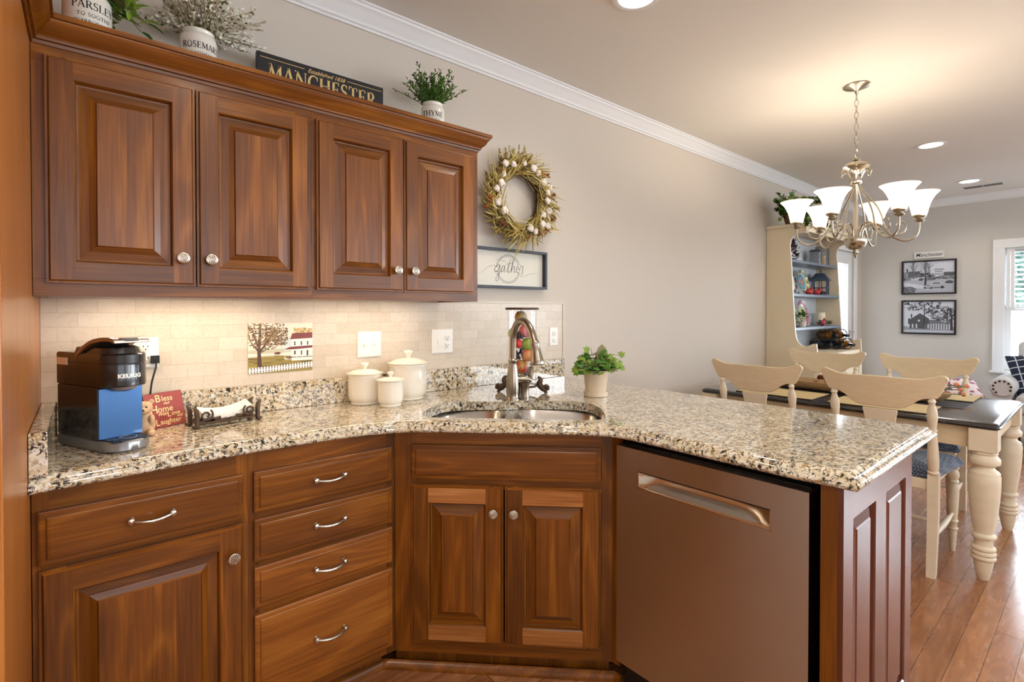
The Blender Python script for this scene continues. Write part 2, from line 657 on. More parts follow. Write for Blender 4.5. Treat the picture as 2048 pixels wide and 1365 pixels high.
def smooth_loop(pts, n=6, closed=True):
    """Catmull-Rom through 2D/3D points"""
    P = [Vector(p) for p in pts]
    N = len(P)
    out = []
    rng = range(N) if closed else range(N - 1)
    for i in rng:
        g = (lambda k: P[k % N]) if closed else (lambda k: P[max(0, min(N - 1, k))])
        p0, p1, p2, p3 = g(i - 1), g(i), g(i + 1), g(i + 2)
        for s in range(n):
            t = s / n
            out.append(0.5 * ((2 * p1) + (p2 - p0) * t + (2 * p0 - 5 * p1 + 4 * p2 - p3) * t * t + (3 * p1 - p0 - 3 * p2 + p3) * t ** 3))
    if not closed:
        out.append(P[-1])
    return out


def offset_poly(pts, dists):
    """inset a CCW polygon; dists[i] is the inward shift of edge i (from i to i+1)"""
    n = len(pts)
    out = []
    for i in range(n):
        p0, p1, p2 = pts[i - 1], pts[i], pts[(i + 1) % n]
        d0, d1 = dists[i - 1], dists[i]
        e0 = (p1[0] - p0[0], p1[1] - p0[1]); e1 = (p2[0] - p1[0], p2[1] - p1[1])
        l0 = math.hypot(*e0) or 1; l1 = math.hypot(*e1) or 1
        n0 = (-e0[1] / l0, e0[0] / l0); n1 = (-e1[1] / l1, e1[0] / l1)
        det = n0[0] * n1[1] - n0[1] * n1[0]
        if abs(det) < 1e-4:
            out.append((p1[0] + n1[0] * d1, p1[1] + n1[1] * d1))
        else:
            sx = (d0 * n1[1] - d1 * n0[1]) / det
            sy = (n0[0] * d1 - n1[0] * d0) / det
            out.append((p1[0] + sx, p1[1] + sy))
    return out


def sweep(mb, path, prof, mi=0, side=1, closed=False):
    """mitred moulding: path of (x, y) points; prof of (out, z); out is measured to the right of travel * side"""
    n = len(path)
    loops = []
    for i in range(n):
        p = path[i]
        def nrm(a, b):
            d = Vector((b[0] - a[0], b[1] - a[1])).normalized()
            return Vector((d.y, -d.x)) * side
        if i == 0:
            m = nrm(path[0], path[1]); k = 1
        elif i == n - 1:
            m = nrm(path[-2], path[-1]); k = 1
        else:
            a, b = nrm(path[i - 1], p), nrm(p, path[i + 1])
            m = (a + b).normalized(); k = 1 / max(0.2, m.dot(a))
        loops.append([(p[0] + m.x * k * o, p[1] + m.y * k * o, z) for o, z in prof])
    mb.loft(loops, mi)
    return mb


# ------------------------------------------------------------------ lettering
def arc(cx, cy, rx, ry, a0, a1, n=10):
    return [(cx + rx * math.cos(R(a0 + (a1 - a0) * i / n)), cy + ry * math.sin(R(a0 + (a1 - a0) * i / n))) for i in range(n + 1)]


_T, _t = 0.15, 0.06
# a roman capital is a width and strokes: (points, width or (start, middle, end) widths); 's' is a serif bar (x, y, half width)
ROMAN = {
    'M': (1.0, [([(.12, 0), (.16, 1)], _t), ([(.14, 1), (.5, .12)], _T), ([(.5, .12), (.84, 1)], _t), ([(.84, 1), (.88, 0)], _T), 's', (.12, 0, .1), (.87, 0, .14), (.1, 1, .08), (.9, 1, .08)]),
    'A': (.86, [([(.1, 0), (.42, 1)], _t), ([(.42, 1), (.76, 0)], _T), ([(.2, .34), (.6, .34)], _t), 's', (.1, 0, .1), (.76, 0, .13)]),
    'N': (.94, [([(.14, 0), (.14, 1)], _t), ([(.13, .98), (.8, .02)], _T), ([(.8, 0), (.8, 1)], _t), 's', (.14, 0, .11), (.08, 1, .1), (.8, 1, .11)]),
    'C': (.84, [(arc(.47, .5, .38, .48, 48, 312, 20), (_t, _T, _t)), ([(.74, .7), (.74, .96)], _t)]),
    'H': (.96, [([(.18, 0), (.18, 1)], _T), ([(.78, 0), (.78, 1)], _T), ([(.18, .52), (.78, .52)], _t), 's', (.18, 0, .14), (.18, 1, .14), (.78, 0, .14), (.78, 1, .14)]),
    'E': (.72, [([(.18, 0), (.18, 1)], _T), ([(.05, .97), (.6, .97)], _t), ([(.18, .52), (.5, .52)], _t), ([(.05, .03), (.64, .03)], _t), ([(.6, 1), (.6, .8)], _t), ([(.5, .62), (.5, .42)], _t), ([(.64, 0), (.64, .22)], _t)]),
    'S': (.62, [(arc(.31, .745, .2, .23, 40, 250, 10) + arc(.3, .26, .22, .25, 80, -140, 10), (_t, _T, _t)), ([(.5, .78), (.5, .98)], _t), ([(.08, .02), (.08, .24)], _t)]),
    'T': (.8, [([(.4, 0), (.4, 1)], _T), ([(.06, .97), (.74, .97)], _t), ([(.07, 1), (.07, .76)], _t), ([(.73, 1), (.73, .76)], _t), 's', (.4, 0, .14)]),
    'R': (.82, [([(.18, 0), (.18, 1)], _T), ([(.05, .97), (.36, .97)], _t), (arc(.36, .735, .24, .235, 90, -90, 10), (_t, _T, _t)), ([(.18, .5), (.36, .5)], _t), ([(.4, .5), (.76, 0)], _T), 's', (.18, 0, .14), (.78, 0, .07)]),
    'P': (.7, [([(.18, 0), (.18, 1)], _T), ([(.05, .97), (.36, .97)], _t), (arc(.36, .72, .25, .25, 90, -90, 10), (_t, _T, _t)), ([(.18, .47), (.36, .47)], _t), 's', (.18, 0, .14)]),
    'L': (.7, [([(.18, 0), (.18, 1)], _T), ([(.05, .03), (.62, .03)], _t), ([(.62, 0), (.62, .24)], _t), 's', (.18, 1, .14)]),
    'Y': (.8, [([(.1, 1), (.42, .48)], _T), ([(.72, 1), (.42, .48)], _t), ([(.42, .5), (.42, 0)], _T), 's', (.1, 1, .12), (.72, 1, .1), (.42, 0, .14)]),
    'O': (.94, [(arc(.47, .5, .36, .48, 90, 450, 28), (_t, _T, _t))]),
    'B': (.74, [([(.18, 0), (.18, 1)], _T), ([(.05, .97), (.36, .97)], _t), (arc(.36, .76, .2, .21, 90, -90, 8), (_t, _T, _t)), ([(.18, .53), (.36, .53)], _t), (arc(.38, .28, .25, .25, 90, -90, 10), (_t, _T, _t)), ([(.05, .03), (.38, .03)], _t)]),
    'F': (.68, [([(.18, 0), (.18, 1)], _T), ([(.05, .97), (.58, .97)], _t), ([(.18, .5), (.48, .5)], _t), ([(.58, 1), (.58, .76)], _t), 's', (.18, 0, .14)]),
    'I': (.4, [([(.2, 0), (.2, 1)], _T), 's', (.2, 0, .14), (.2, 1, .14)]),
    'U': (.88, [([(.18, 1), (.18, .35)], _T), (arc(.46, .33, .28, .31, 180, 360, 12), (_T, _t, _t)), ([(.74, .33), (.74, 1)], _t), 's', (.18, 1, .14), (.74, 1, .11)]),
    'G': (.9, [(arc(.47, .5, .38, .48, 48, 320, 20), (_t, _T, _t)), ([(.76, .42), (.76, .1)], _T), 's', (.76, .44, .13)]),
    'D': (.9, [([(.18, 0), (.18, 1)], _T), ([(.05, .97), (.4, .97)], _t), (arc(.4, .5, .4, .47, 90, -90, 14), (_t, _T, _t)), ([(.05, .03), (.4, .03)], _t)]),
    ' ': (.4, []),
}


def ribbon(mb, pts, w, fn, mi=0):
    n = len(pts)
    vs, fs = [], []
    for i, p in enumerate(pts):
        a, b = pts[max(0, i - 1)], pts[min(n - 1, i + 1)]
        d = Vector((b[0] - a[0], b[1] - a[1]))
        d = d.normalized() if d.length > 1e-9 else Vector((1, 0))
        t = i / max(1, n - 1)
        if isinstance(w, tuple):
            ww = w[0] + (w[1] - w[0]) * min(1, t * 2) if t < .5 else w[1] + (w[2] - w[1]) * (t * 2 - 1)
        else:
            ww = w
        nx, ny = -d.y * ww / 2, d.x * ww / 2
        vs += [fn(p[0] + nx, p[1] + ny), fn(p[0] - nx, p[1] - ny)]
    for i in range(n - 1):
        fs.append((2 * i, 2 * i + 1, 2 * i + 3, 2 * i + 2))
    mb.add(vs, fs, mi)


def roman_width(s, track=0.04):
    return sum(ROMAN[c][0] + track for c in s) - track


def roman(mb, s, h, fn, center=0.0, base=0.0, squeeze=1.0, track=0.04, bold=1.0, mi=0):
    """serif capitals; fn(u, v) maps metres on the surface to a point"""
    x = center - roman_width(s, track) * h * squeeze / 2
    for c in s:
        w, st = ROMAN[c]
        ser = False
        for q in st:
            if q == 's':
                ser = True
                continue
            if ser:
                sx, sy, hw = q
                y = 0.025 if sy < .3 else (0.975 if sy > .8 else sy)
                pts, ww = [(sx - hw, y), (sx + hw, y)], 0.05
            else:
                pts, ww = q
            P2 = [(x + p[0] * h * squeeze, base + p[1] * h) for p in pts]
            ribbon(mb, P2, tuple(k * h * bold for k in ww) if isinstance(ww, tuple) else ww * h * bold, fn, mi)
        x += (w + track) * h * squeeze


def font_mesh(mb, text, size, fn, center=0.0, base=0.0, shear=0.0, squeeze=1.0, offset=0.0, mi=0, align='CENTER', space=1.0):
    cu = bpy.data.curves.new('lettering', 'FONT')
    cu.body = text
    cu.size = size
    cu.shear = shear
    cu.offset = offset
    cu.align_x = align
    cu.resolution_u = 4
    cu.space_character = space
    ob = bpy.data.objects.new('lettering', cu)
    COL.objects.link(ob)
    dg = bpy.context.evaluated_depsgraph_get()
    me = bpy.data.meshes.new_from_object(ob.evaluated_get(dg))
    mb.add([fn(center + v.co.x * squeeze, base + v.co.y) for v in me.vertices], [tuple(p.vertices) for p in me.polygons], mi)
    bpy.data.objects.remove(ob)
    bpy.data.meshes.remove(me)
    bpy.data.curves.remove(cu)


# ------------------------------------------------------------------ flat printed pictures
def blob(cx, cy, rx, ry, n=9, seed=0, jit=.25):
    q = random.Random(seed * 7919 + int(cx * 1e4) + int(cy * 1e5))
    return [(cx + rx * (1 + q.uniform(-jit, jit)) * math.cos(2 * PI * k / n), cy + ry * (1 + q.uniform(-jit, jit)) * math.sin(2 * PI * k / n)) for k in range(n)]


def rect(x0, y0, x1, y1):
    return [(x0, y0), (x1, y0), (x1, y1), (x0, y1)]


def limb(pts, w0, w1):
    n = len(pts)
    L, Q = [], []
    for i, p in enumerate(pts):
        a, b = pts[max(0, i - 1)], pts[min(n - 1, i + 1)]
        d = Vector((b[0] - a[0], b[1] - a[1])).normalized()
        w = (w0 + (w1 - w0) * i / (n - 1)) / 2
        L.append((p[0] - d.y * w, p[1] + d.x * w)); Q.append((p[0] + d.y * w, p[1] - d.x * w))
    return L + Q[::-1]


def picture(name, w, h, polys, fn, parent, material='print', dz=0.00004):
    """flat print: polygons in 0..1 coordinates in painter's order, clipped to the sheet; fn(u, v, lift)"""
    mb = MB()
    for i, (col, pl) in enumerate(polys):
        P = list(pl)
        for ax, lim, sgn in ((0, 0, 1), (0, 1, -1), (1, 0, 1), (1, 1, -1)):
            out = []
            for k in range(len(P)):
                a, b = P[k - 1], P[k]
                ia, ib = (a[ax] - lim) * sgn >= 0, (b[ax] - lim) * sgn >= 0
                if ia != ib:
                    t = (lim - a[ax]) / (b[ax] - a[ax])
                    out.append((a[0] + (b[0] - a[0]) * t, a[1] + (b[1] - a[1]) * t))
                if ib:
                    out.append(b)
            P = out
            if len(P) < 3:
                break
        if len(P) < 3:
            continue
        n = len(P)
        vs = [fn(u * w, v * h, i * dz) for u, v in P]
        tr = tessellate_polygon([[Vector((u, v, 0)) for u, v in P]])
        mb.add(vs, [tuple(t) for t in tr], 0, col)
    return mb.build(name, material, parent, smooth=0)


# ------------------------------------------------------------------ the setting
def build_setting():
    # floor
    mb = MB().box(-1.2, -4.7, -0.05, XF + 0.15, 0.12, 0.0)
    struct(mb.build('floor', 'floor', smooth=0))
    mb = MB().box(-1.2, -4.7, ZC, XF + 0.15, 0.12, ZC + 0.08)
    struct(mb.build('ceiling', 'ceiling', smooth=0))
    # wall with the cabinets, running on to the far corner; opening for the glazed door
    D0, D1, DH = 6.55, 7.42, 2.02
    mb = MB()
    mb.box(-1.2, 0.0, 0, D0, 0.12, ZC)
    mb.box(D1, 0.0, 0, XF + 0.12, 0.12, ZC)
    mb.box(D0, 0.0, DH, D1, 0.12, ZC)
    struct(mb.build('wall_left', 'wall', smooth=0))
    # far wall with two windows
    wins = ((-2.26, -1.345), (-4.1, -3.1))
    z0, z1 = 0.66, 1.98
    mb = MB()
    ys = [-4.7, wins[1][0], wins[1][1], wins[0][0], wins[0][1], 0.0]
    for i in range(5):
        if i in (1, 3):
            mb.box(XF, ys[i], 0, XF + 0.12, ys[i + 1], z0)
            mb.box(XF, ys[i], z1, XF + 0.12, ys[i + 1], ZC)
        else:
            mb.box(XF, ys[i], 0, XF + 0.12, ys[i + 1], ZC)
    struct(mb.build('wall_back', 'wall_far', smooth=0))
    # wall behind the refrigerator side, out of frame at the left
    struct(MB().box(-1.2, -4.7, 0, -1.08, 0.0, ZC).build('wall_near', 'wall', smooth=0))
    # unseen wall added to cut low daylight: low wall, posts and header round openings
    mb = MB().box(-1.2, -4.82, 0, XF + 0.12, -4.7, 0.95).box(-1.2, -4.82, 2.35, XF + 0.12, -4.7, ZC)
    for x in (-1.2, 1.55, 4.4, 7.3):
        mb.box(x, -4.82, 0.95, x + 0.4, -4.7, 2.35)
    struct(mb.build('wall_right_added', 'wall', smooth=0))
    # crown moulding round the room
    prof = [(0.0, ZC - 0.086), (0.008, ZC - 0.086), (0.012, ZC - 0.078), (0.02, ZC - 0.074), (0.022, ZC - 0.066), (0.028, ZC - 0.060), (0.046, ZC - 0.034), (0.056, ZC - 0.024),
            (0.062, ZC - 0.020), (0.064, ZC - 0.010), (0.072, ZC - 0.008), (0.074, ZC - 0.001), (0.0, ZC - 0.001)]
    mb = sweep(MB(), [(-1.0, -0.001), (XF - 0.001, -0.001), (XF - 0.001, -4.65)], prof, side=1)
    struct(mb.build('trim_1', 'trim'))
    # baseboards of the dining side
    bp = [(0.0, 0.0), (0.016, 0.0), (0.016, 0.10), (0.010, 0.118), (0.004, 0.125), (0.0, 0.125)]
    struct(sweep(MB(), [(2.30, -0.001), (D0 - 0.09, -0.001)], bp).build('baseboard_left', 'trim'))
    struct(sweep(MB(), [(XF - 0.001, -0.002), (XF - 0.001, -4.65)], bp).build('baseboard_back', 'trim'))
    # glazed door in its casing, seen through the hutch
    d = bpy.data.objects.new('door_1', None)
    COL.objects.link(d); struct(d)
    cs = MB()
    for x in (D0 - 0.085, D1):
        cs.box(x, -0.018, 0, x + 0.085, 0.0, DH)
    cs.box(D0 - 0.085, -0.02, DH, D1 + 0.085, 0.0, DH + 0.085)
    cs.build('casing', 'trim', d, bev=0.003)
    fr = MB()
    fr.poly([[(D0 + 0.004, 0.01), (D1 - 0.004, 0.01), (D1 - 0.004, DH - 0.004), (D0 + 0.004, DH - 0.004)],
             [(D0 + 0.13, 0.24), (D0 + 0.13, DH - 0.14), (D1 - 0.13, DH - 0.14), (D1 - 0.13, 0.24)]], lambda u, v, w: (u, w, v), 0.02, 0.06)
    fr.build('door_leaf', 'trim', d)
    bl = MB()
    for k in range(64):
        z = 0.26 + k * 0.0256
        bl.add([(D0 + 0.135, 0.028, z), (D1 - 0.135, 0.028, z), (D1 - 0.135, 0.044, z + 0.017), (D0 + 0.135, 0.044, z + 0.017)], [(0, 1, 2, 3)])
    bl.build('blind', 'trim', d, smooth=0)
    MB().box(D0 + 0.128, 0.05, 0.235, D1 - 0.128, 0.056, DH - 0.135).build('pane', 'pane', d, smooth=0)
    hd = MB()
    hx = D1 - 0.062
    hd.lathe([(0.026, 0.0), (0.026, -0.006), (0.012, -0.01), (0.01, -0.04)], (hx, 0.02, 1.03), axis='y', n=14)
    hd.tube([(hx, -0.022, 1.03), (hx - 0.05, -0.026, 1.034), (hx - 0.105, -0.022, 1.03)], 0.008)
    hd.lathe([(0.024, 0.0), (0.024, -0.01), (0.01, -0.014)], (hx, 0.02, 0.93), axis='y', n=14)
    hd.build('door_handle', 'nickel', d)
    for z in (0.3, 1.0, 1.7):
        MB().box(D0 - 0.006, -0.004, z, D0 + 0.01, 0.03, z + 0.1).build('hinge', 'nickel', d)
    # windows
    for k, (ya, yb) in enumerate(wins):
        w = bpy.data.objects.new('window_%d' % (k + 1), None)
        COL.objects.link(w); struct(w)
        c = MB()
        cw = 0.095
        for y in (ya - cw, yb):
            c.box(XF - 0.02, y, z0 - 0.02, XF, y + cw, z1)
            c.box(XF - 0.028, (y if y < ya else y + cw - 0.016), z0 - 0.02, XF - 0.018, (y + 0.016 if y < ya else y + cw), z1 + 0.09)
        c.box(XF - 0.022, ya - cw, z1, XF, yb + cw, z1 + 0.095)
        c.build('casing', 'trim', w, bev=0.002)
        MB().box(XF - 0.05, ya - cw - 0.02, z0 - 0.045, XF + 0.02, yb + cw + 0.02, z0 - 0.02).build('window_sill', 'trim', w, bev=0.004)
        zm = 0.5 * (z0 + z1) + 0.0
        for j, (za, zb, xo) in enumerate(((zm - 0.02, z1, 0.055), (z0 - 0.02, zm + 0.025, 0.025))):
            s = MB()
            s.poly([[(ya, za), (yb, za), (yb, zb), (ya, zb)], [(ya + 0.05, za + 0.05), (ya + 0.05, zb - 0.05), (yb - 0.05, zb - 0.05), (yb - 0.05, za + 0.05)]],
                   lambda u, v, q: (q, u, v), XF + xo, XF + xo + 0.03)
            s.build('sash', 'trim', w)
            MB().box(XF + xo + 0.012, ya + 0.045, za + 0.045, XF + xo + 0.016, yb - 0.045, zb - 0.045).build('pane', 'pane', w, smooth=0)
        bl = MB()
        n = 13 if k == 0 else 24
        for q in range(n):
            z = z1 - 0.03 - q * 0.052
            bl.add([(XF + 0.002, ya + 0.075, z - 0.016), (XF + 0.002, yb - 0.075, z - 0.016), (XF + 0.046, yb - 0.075, z + 0.006), (XF + 0.046, ya + 0.075, z + 0.006)], [(0, 1, 2, 3)])
        for y in (ya + 0.012, ya + 0.046, yb - 0.076, yb - 0.042, 0.5 * (ya + yb) - .015):
            bl.box(XF + 0.012, y, zm - 0.01, XF + 0.02, y + 0.03, z1)
        bl.build('blind', 'trim', w, smooth=0)
    # moulding at the cabinet toes
    sh = [(0.0, 0.001), (0.016, 0.001), (0.016, 0.012), (0.010, 0.024), (0.0, 0.030)]
    s2 = 2 ** .5
    path = [(0.012, -0.398), (0.5205 + 0.398, -0.398)]
    a = 0.5205
    path = [(0.012, -0.398), (a + 0.398, -0.398), (1.512, a - 1.512), (1.512, -1.02)]
    struct(sweep(MB(), path, sh, side=1).build('trim_2', 'wood_h'))
    # tiled splashback with its thin edge strip
    ts = MB().box(0.0, -0.008, 1.0175, 2.246, -0.0005, 1.3375)
    o = struct(ts.build('backsplash_tile', 'tile', smooth=0))
    et = MB().box(0.0, -0.012, 1.3376, 2.256, -0.0005, 1.345).box(2.2463, -0.012, 1.018, 2.2563, -0.0005, 1.3376)
    struct(et.build('trim_3', 'tile', smooth=0))


def build_vent():
    t = thing('ceiling_vent', 'white slotted air vent in the ceiling beyond the farthest round light', 'vent', (7.2, -1.225, ZC))
    MB().box(-0.075, -0.16, -0.006, 0.075, 0.16, -0.001).build('vent_frame', 'trim', t, bev=0.002)
    g = MB()
    for k in range(5):
        x = -0.05 + k * 0.022
        g.box(x, -0.15, -0.009, x + 0.012, -0.003, -0.006)
        g.box(x, 0.003, -0.009, x + 0.012, 0.15, -0.006)
    g.build('louvre', mat('vent_shadow', C(120, 118, 112), 0.6, noise=0.02), t, smooth=0)


def build_can_light(x, y, label, power=18):
    t = thing('recessed_light', label, 'ceiling light', (x, y, ZC), 0, 'recessed ceiling lights')
    MB().lathe([(0.072, -0.001), (0.098, -0.001), (0.1, -0.005), (0.09, -0.009), (0.076, -0.006), (0.072, -0.001)], n=32, cap=False).build('trim_ring', 'trim', t)
    MB().lathe([(0.0, -0.0015), (0.074, -0.0015), (0.0735, -0.004), (0.0, -0.0042)], n=32, cap=False).build('lens', 'glow', t)
    light('downlight', 'SPOT', (0, 0, -0.03), power, (1.0, 0.90, 0.78), 0.07, spot=150, parent=t)
    return t


build_setting()


# ------------------------------------------------------------------ cabinet pieces
WD = ['wood_v', 'wood_h']
M['fridge'] = mat('pale_stainless', C(206, 204, 200), .38, .55, noise=.03)


def raised_door(name, x0, x1, z0, z1, yf, parent, boards=3, st=0.062, label=None, sap=False):
    """raised-panel door, front face at y = yf looking along -y"""
    mb = MB()
    t = 0.02
    ws = st - 0.012
    mb.box(x0, yf + 0.006, z0, x0 + ws, yf + t, z1, 0)
    mb.box(x1 - ws, yf + 0.006, z0, x1, yf + t, z1, 0)
    mb.box(x0 + ws, yf + 0.006, z0, x1 - ws, yf + t, z0 + ws, 1)
    mb.box(x0 + ws, yf + 0.006, z1 - ws, x1 - ws, yf + t, z1, 1)
    mb.box(x0 + ws, yf + 0.0175, z0 + ws, x1 - ws, yf + t, z1 - ws, 0)
    e = 0.009
    a0, a1, c0, c1 = x0 + e, x1 - e, z0 + e, z1 - e
    # lip round the edge
    def ring(r0, r1, ya, yb):
        q = [(r0[0], r0[2], ya), (r0[1], r0[2], ya), (r0[1], r0[3], ya), (r0[0], r0[3], ya)]
        w = [(r1[0], r1[2], yb), (r1[1], r1[2], yb), (r1[1], r1[3], yb), (r1[0], r1[3], yb)]
        for k in range(4):
            k2 = (k + 1) % 4
            mb.add([(q[k][0], q[k][2], q[k][1]), (q[k2][0], q[k2][2], q[k2][1]), (w[k2][0], w[k2][2], w[k2][1]), (w[k][0], w[k][2], w[k][1])],
                   [(0, 1, 2, 3)], 1 if k % 2 == 0 else 0)
    ring((x0 + 0.005, x1 - 0.005, z0 + 0.005, z1 - 0.005), (a0, a1, c0, c1), yf + 0.0058, yf)
    i0, i1, j0, j1 = x0 + st, x1 - st, z0 + st, z1 - st
    mb.add([(a0, yf, c0), (i0, yf, c0), (i0, yf, c1), (a0, yf, c1)], [(0, 1, 2, 3)], 0)
    mb.add([(i1, yf, c0), (a1, yf, c0), (a1, yf, c1), (i1, yf, c1)], [(0, 1, 2, 3)], 0)
    mb.add([(i0, yf, c0), (i1, yf, c0), (i1, yf, j0), (i0, yf, j0)], [(0, 1, 2, 3)], 2 if sap else 1)
    mb.add([(i0, yf, j1), (i1, yf, j1), (i1, yf, c1), (i0, yf, c1)], [(0, 1, 2, 3)], 2 if sap else 1)
    k1, k2, k3 = 0.006, 0.012, 0.048
    if (x1 - x0) < 0.25:
        k3 = 0.036
    def rc(k):
        return (i0 + k, i1 - k, j0 + k, j1 - k)
    ring((i0, i1, j0, j1), rc(0.003), yf, yf + 0.003)
    ring(rc(0.003), rc(k1), yf + 0.003, yf + 0.0150)
    ring(rc(k1), rc(k2 - 0.002), yf + 0.0150, yf + 0.0155)
    km = 0.5 * (k2 + k3)
    ring(rc(k2 - 0.002), rc(km), yf + 0.0155, yf + 0.0125)
    ring(rc(km), rc(k3 - 0.003), yf + 0.0125, yf + 0.0065)
    ring(rc(k3 - 0.003), rc(k3), yf + 0.0065, yf + 0.0025)
    b = rc(k3)
    q = random.Random(int(abs(x0 * 1000 + z0 * 77)) + len(name))
    cuts = [b[0]] + sorted(b[0] + (b[1] - b[0]) * (i + 1 + q.uniform(-.25, .25)) / boards for i in range(boards - 1)) + [b[1]]
    for i in range(boards):
        mb.add([(cuts[i], yf + 0.0025, b[2]), (cuts[i + 1], yf + 0.0025, b[2]), (cuts[i + 1], yf + 0.0025, b[3]), (cuts[i], yf + 0.0025, b[3])], [(0, 1, 2, 3)], 0)
    o = mb.build(name, WD + (['wood_sap'] if sap else []), parent, smooth=0)
    if label:
        o['label'] = label
    return o


def drawer_front(name, x0, x1, z0, z1, yf, parent, label=None, m='wood_h'):
    mb = MB()
    mb.box(x0, yf + 0.006, z0, x1, yf + 0.02, z1, 0)
    def loop(e, y):
        return [(x0 + e, y, z0 + e), (x1 - e, y, z0 + e), (x1 - e, y, z1 - e), (x0 + e, y, z1 - e)]
    mb.loft([loop(0.0, yf + 0.0062), loop(0.004, yf + 0.0045), loop(0.014, yf + 0.0042), loop(0.0145, yf + 0.002), loop(0.017, yf + 0.0004), loop(0.022, yf)], 0)
    o = mb.build(name, m, parent, smooth=0)
    if label:
        o['label'] = label
    return o


def knob(parent, x, z, yf):
    mb = MB()
    mb.lathe([(0.007, 0.0), (0.0055, 0.006), (0.0055, 0.012), (0.012, 0.015), (0.0155, 0.019), (0.0165, 0.022), (0.0155, 0.025), (0.0135, 0.0255), (0.0125, 0.0245), (0.0, 0.0265)], (x, yf, z), axis='-y', n=24)
    for k in range(-2, 3):                     # slanted flutes cast in the face
        pts = []
        for i in range(7):
            s = -1 + i / 3.0
            u = k * 0.0044 + 0.0022 * math.sin(s * 1.5)
            hh = math.sqrt(max(0.0, 0.0122 ** 2 - (k * 0.0044) ** 2))
            v = s * hh
            ca, sa = math.cos(0.6), math.sin(0.6)
            pts.append((x + u * ca - v * sa, yf - 0.0258, z + u * sa + v * ca))
        mb.tube(pts, 0.0013, 6)
    return mb.build('knob', 'nickel', parent)


def pull(parent, x, z, yf, w=0.098):
    mb = MB()
    pts = []
    n = 18
    for i in range(n + 1):
        s = -1 + 2 * i / n
        pts.append((x + s * w / 2, yf - 0.012 - 0.016 * (1 - s * s), z - 0.004 * (1 - s * s)))
    rs = [0.0042 + (0.0008 if i % 2 else 0.0) for i in range(n + 1)]
    mb.tube(pts, rs, 8)
    for s in (-1, 1):
        mb.lathe([(0.0085, 0.0), (0.0085, 0.003), (0.006, 0.006), (0.005, 0.012), (0.0075, 0.016), (0.0, 0.019)], (x + s * w / 2, yf, z), axis='-y', n=12)
    return mb.build('handle', 'nickel', parent)


# ------------------------------------------------------------------ refrigerator side panel
o = MB().box(-0.022, -0.975, 0.0, -0.0005, -0.001, 2.30).build('refrigerator_side_panel', 'panel_wood_lit', bev=0.002)
tag(o, 'tall plain cherry side panel at the left end of the counter and cabinets', 'side panel')

t = thing('refrigerator', 'unseen pale stainless refrigerator added behind the tall cherry side panel', 'refrigerator', (-0.49, -0.10, 0))  # out of view; added to mirror a bright streak in the dishwasher
MB().box(-.455, -.72, .02, .455, 0, 1.78).build('body', 'trim', t, bev=.004)
for k in (-1, 1):
    d = MB().box(k * .455, -.80, .62, k * .004, -.725, 1.77).build('door', 'fridge', t, bev=.006)
    MB().tube([(k * .04, -.80, .75), (k * .04, -.845, .78), (k * .04, -.845, 1.5), (k * .04, -.80, 1.53)], .011, 10).build('handle', 'nickel', d)
d = MB().box(-.455, -.80, .05, .455, -.725, .61).build('freezer_drawer', 'fridge', t, bev=.006)
MB().tube([(-.3, -.80, .54), (-.28, -.845, .54), (.28, -.845, .54), (.3, -.80, .54)], .011, 10).build('handle', 'nickel', d)

# ------------------------------------------------------------------ wall cabinets
UB, UT = 1.338, 1.995
for k, (xa, xb, da, db, lab) in enumerate((
        (0.001, 0.7035, (0.027, 0.3575), (0.3615, 0.6915), 'left cherry wall cabinet with two raised panel doors above the coffee maker'),
        (0.7040, 1.411, (0.716, 1.0465), (1.0505, 1.381), 'right cherry wall cabinet with two raised panel doors beside the wreath'))):
    t = thing('wall_cabinet', lab, 'wall cabinet', (0, 0, 0), 0, 'cherry wall cabinets')
    b = MB()
    b.box(xa, -0.292, UB + 0.022, xb, -0.001, UT)
    # face frame with light rail
    b.box(xa, -0.31, UB, xb, -0.2925, UB + 0.045, 1)
    b.box(xa, -0.31, UT - 0.045, xb, -0.2925, UT, 1)
    b.box(xa, -0.31, UB + 0.0455, xa + 0.05, -0.2925, UT - 0.0455)
    b.box(xb - 0.05, -0.31, UB + 0.0455, xb, -0.2925, UT - 0.0455)
    b.box(xb - 0.018 if k else xa, -0.2923, UB, xb if k else xa + 0.018, -0.001, UB + 0.0215)
    b.build('body', WD, t, smooth=0)
    for i, (d0, d1) in enumerate((da, db)):
        dr = raised_door('door', d0, d1, 1.3725, 1.9655, -0.331, t, boards=2 + i, st=0.056)
        knob(dr, d1 - 0.034 if i == 0 else d0 + 0.034, 1.4535, -0.331)
# crown on the cabinets, returned on the tall panel
cp = [(0.0, 1.990), (0.004, 1.990), (0.006, 1.998), (0.012, 2.000), (0.013, 2.008), (0.018, 2.012), (0.026, 2.020), (0.033, 2.034), (0.040, 2.041), (0.041, 2.047), (0.047, 2.049), (0.047, 2.062), (0.0, 2.062)]
mb = sweep(MB(), [(0.0005, -0.974), (0.0005, -0.3105), (1.4115, -0.3105), (1.4115, -0.002)], cp, side=1)
o = mb.build('cabinet_crown', 'wood_h', smooth=50)
tag(o, 'cherry crown moulding along the top of the wall cabinets', 'crown moulding')

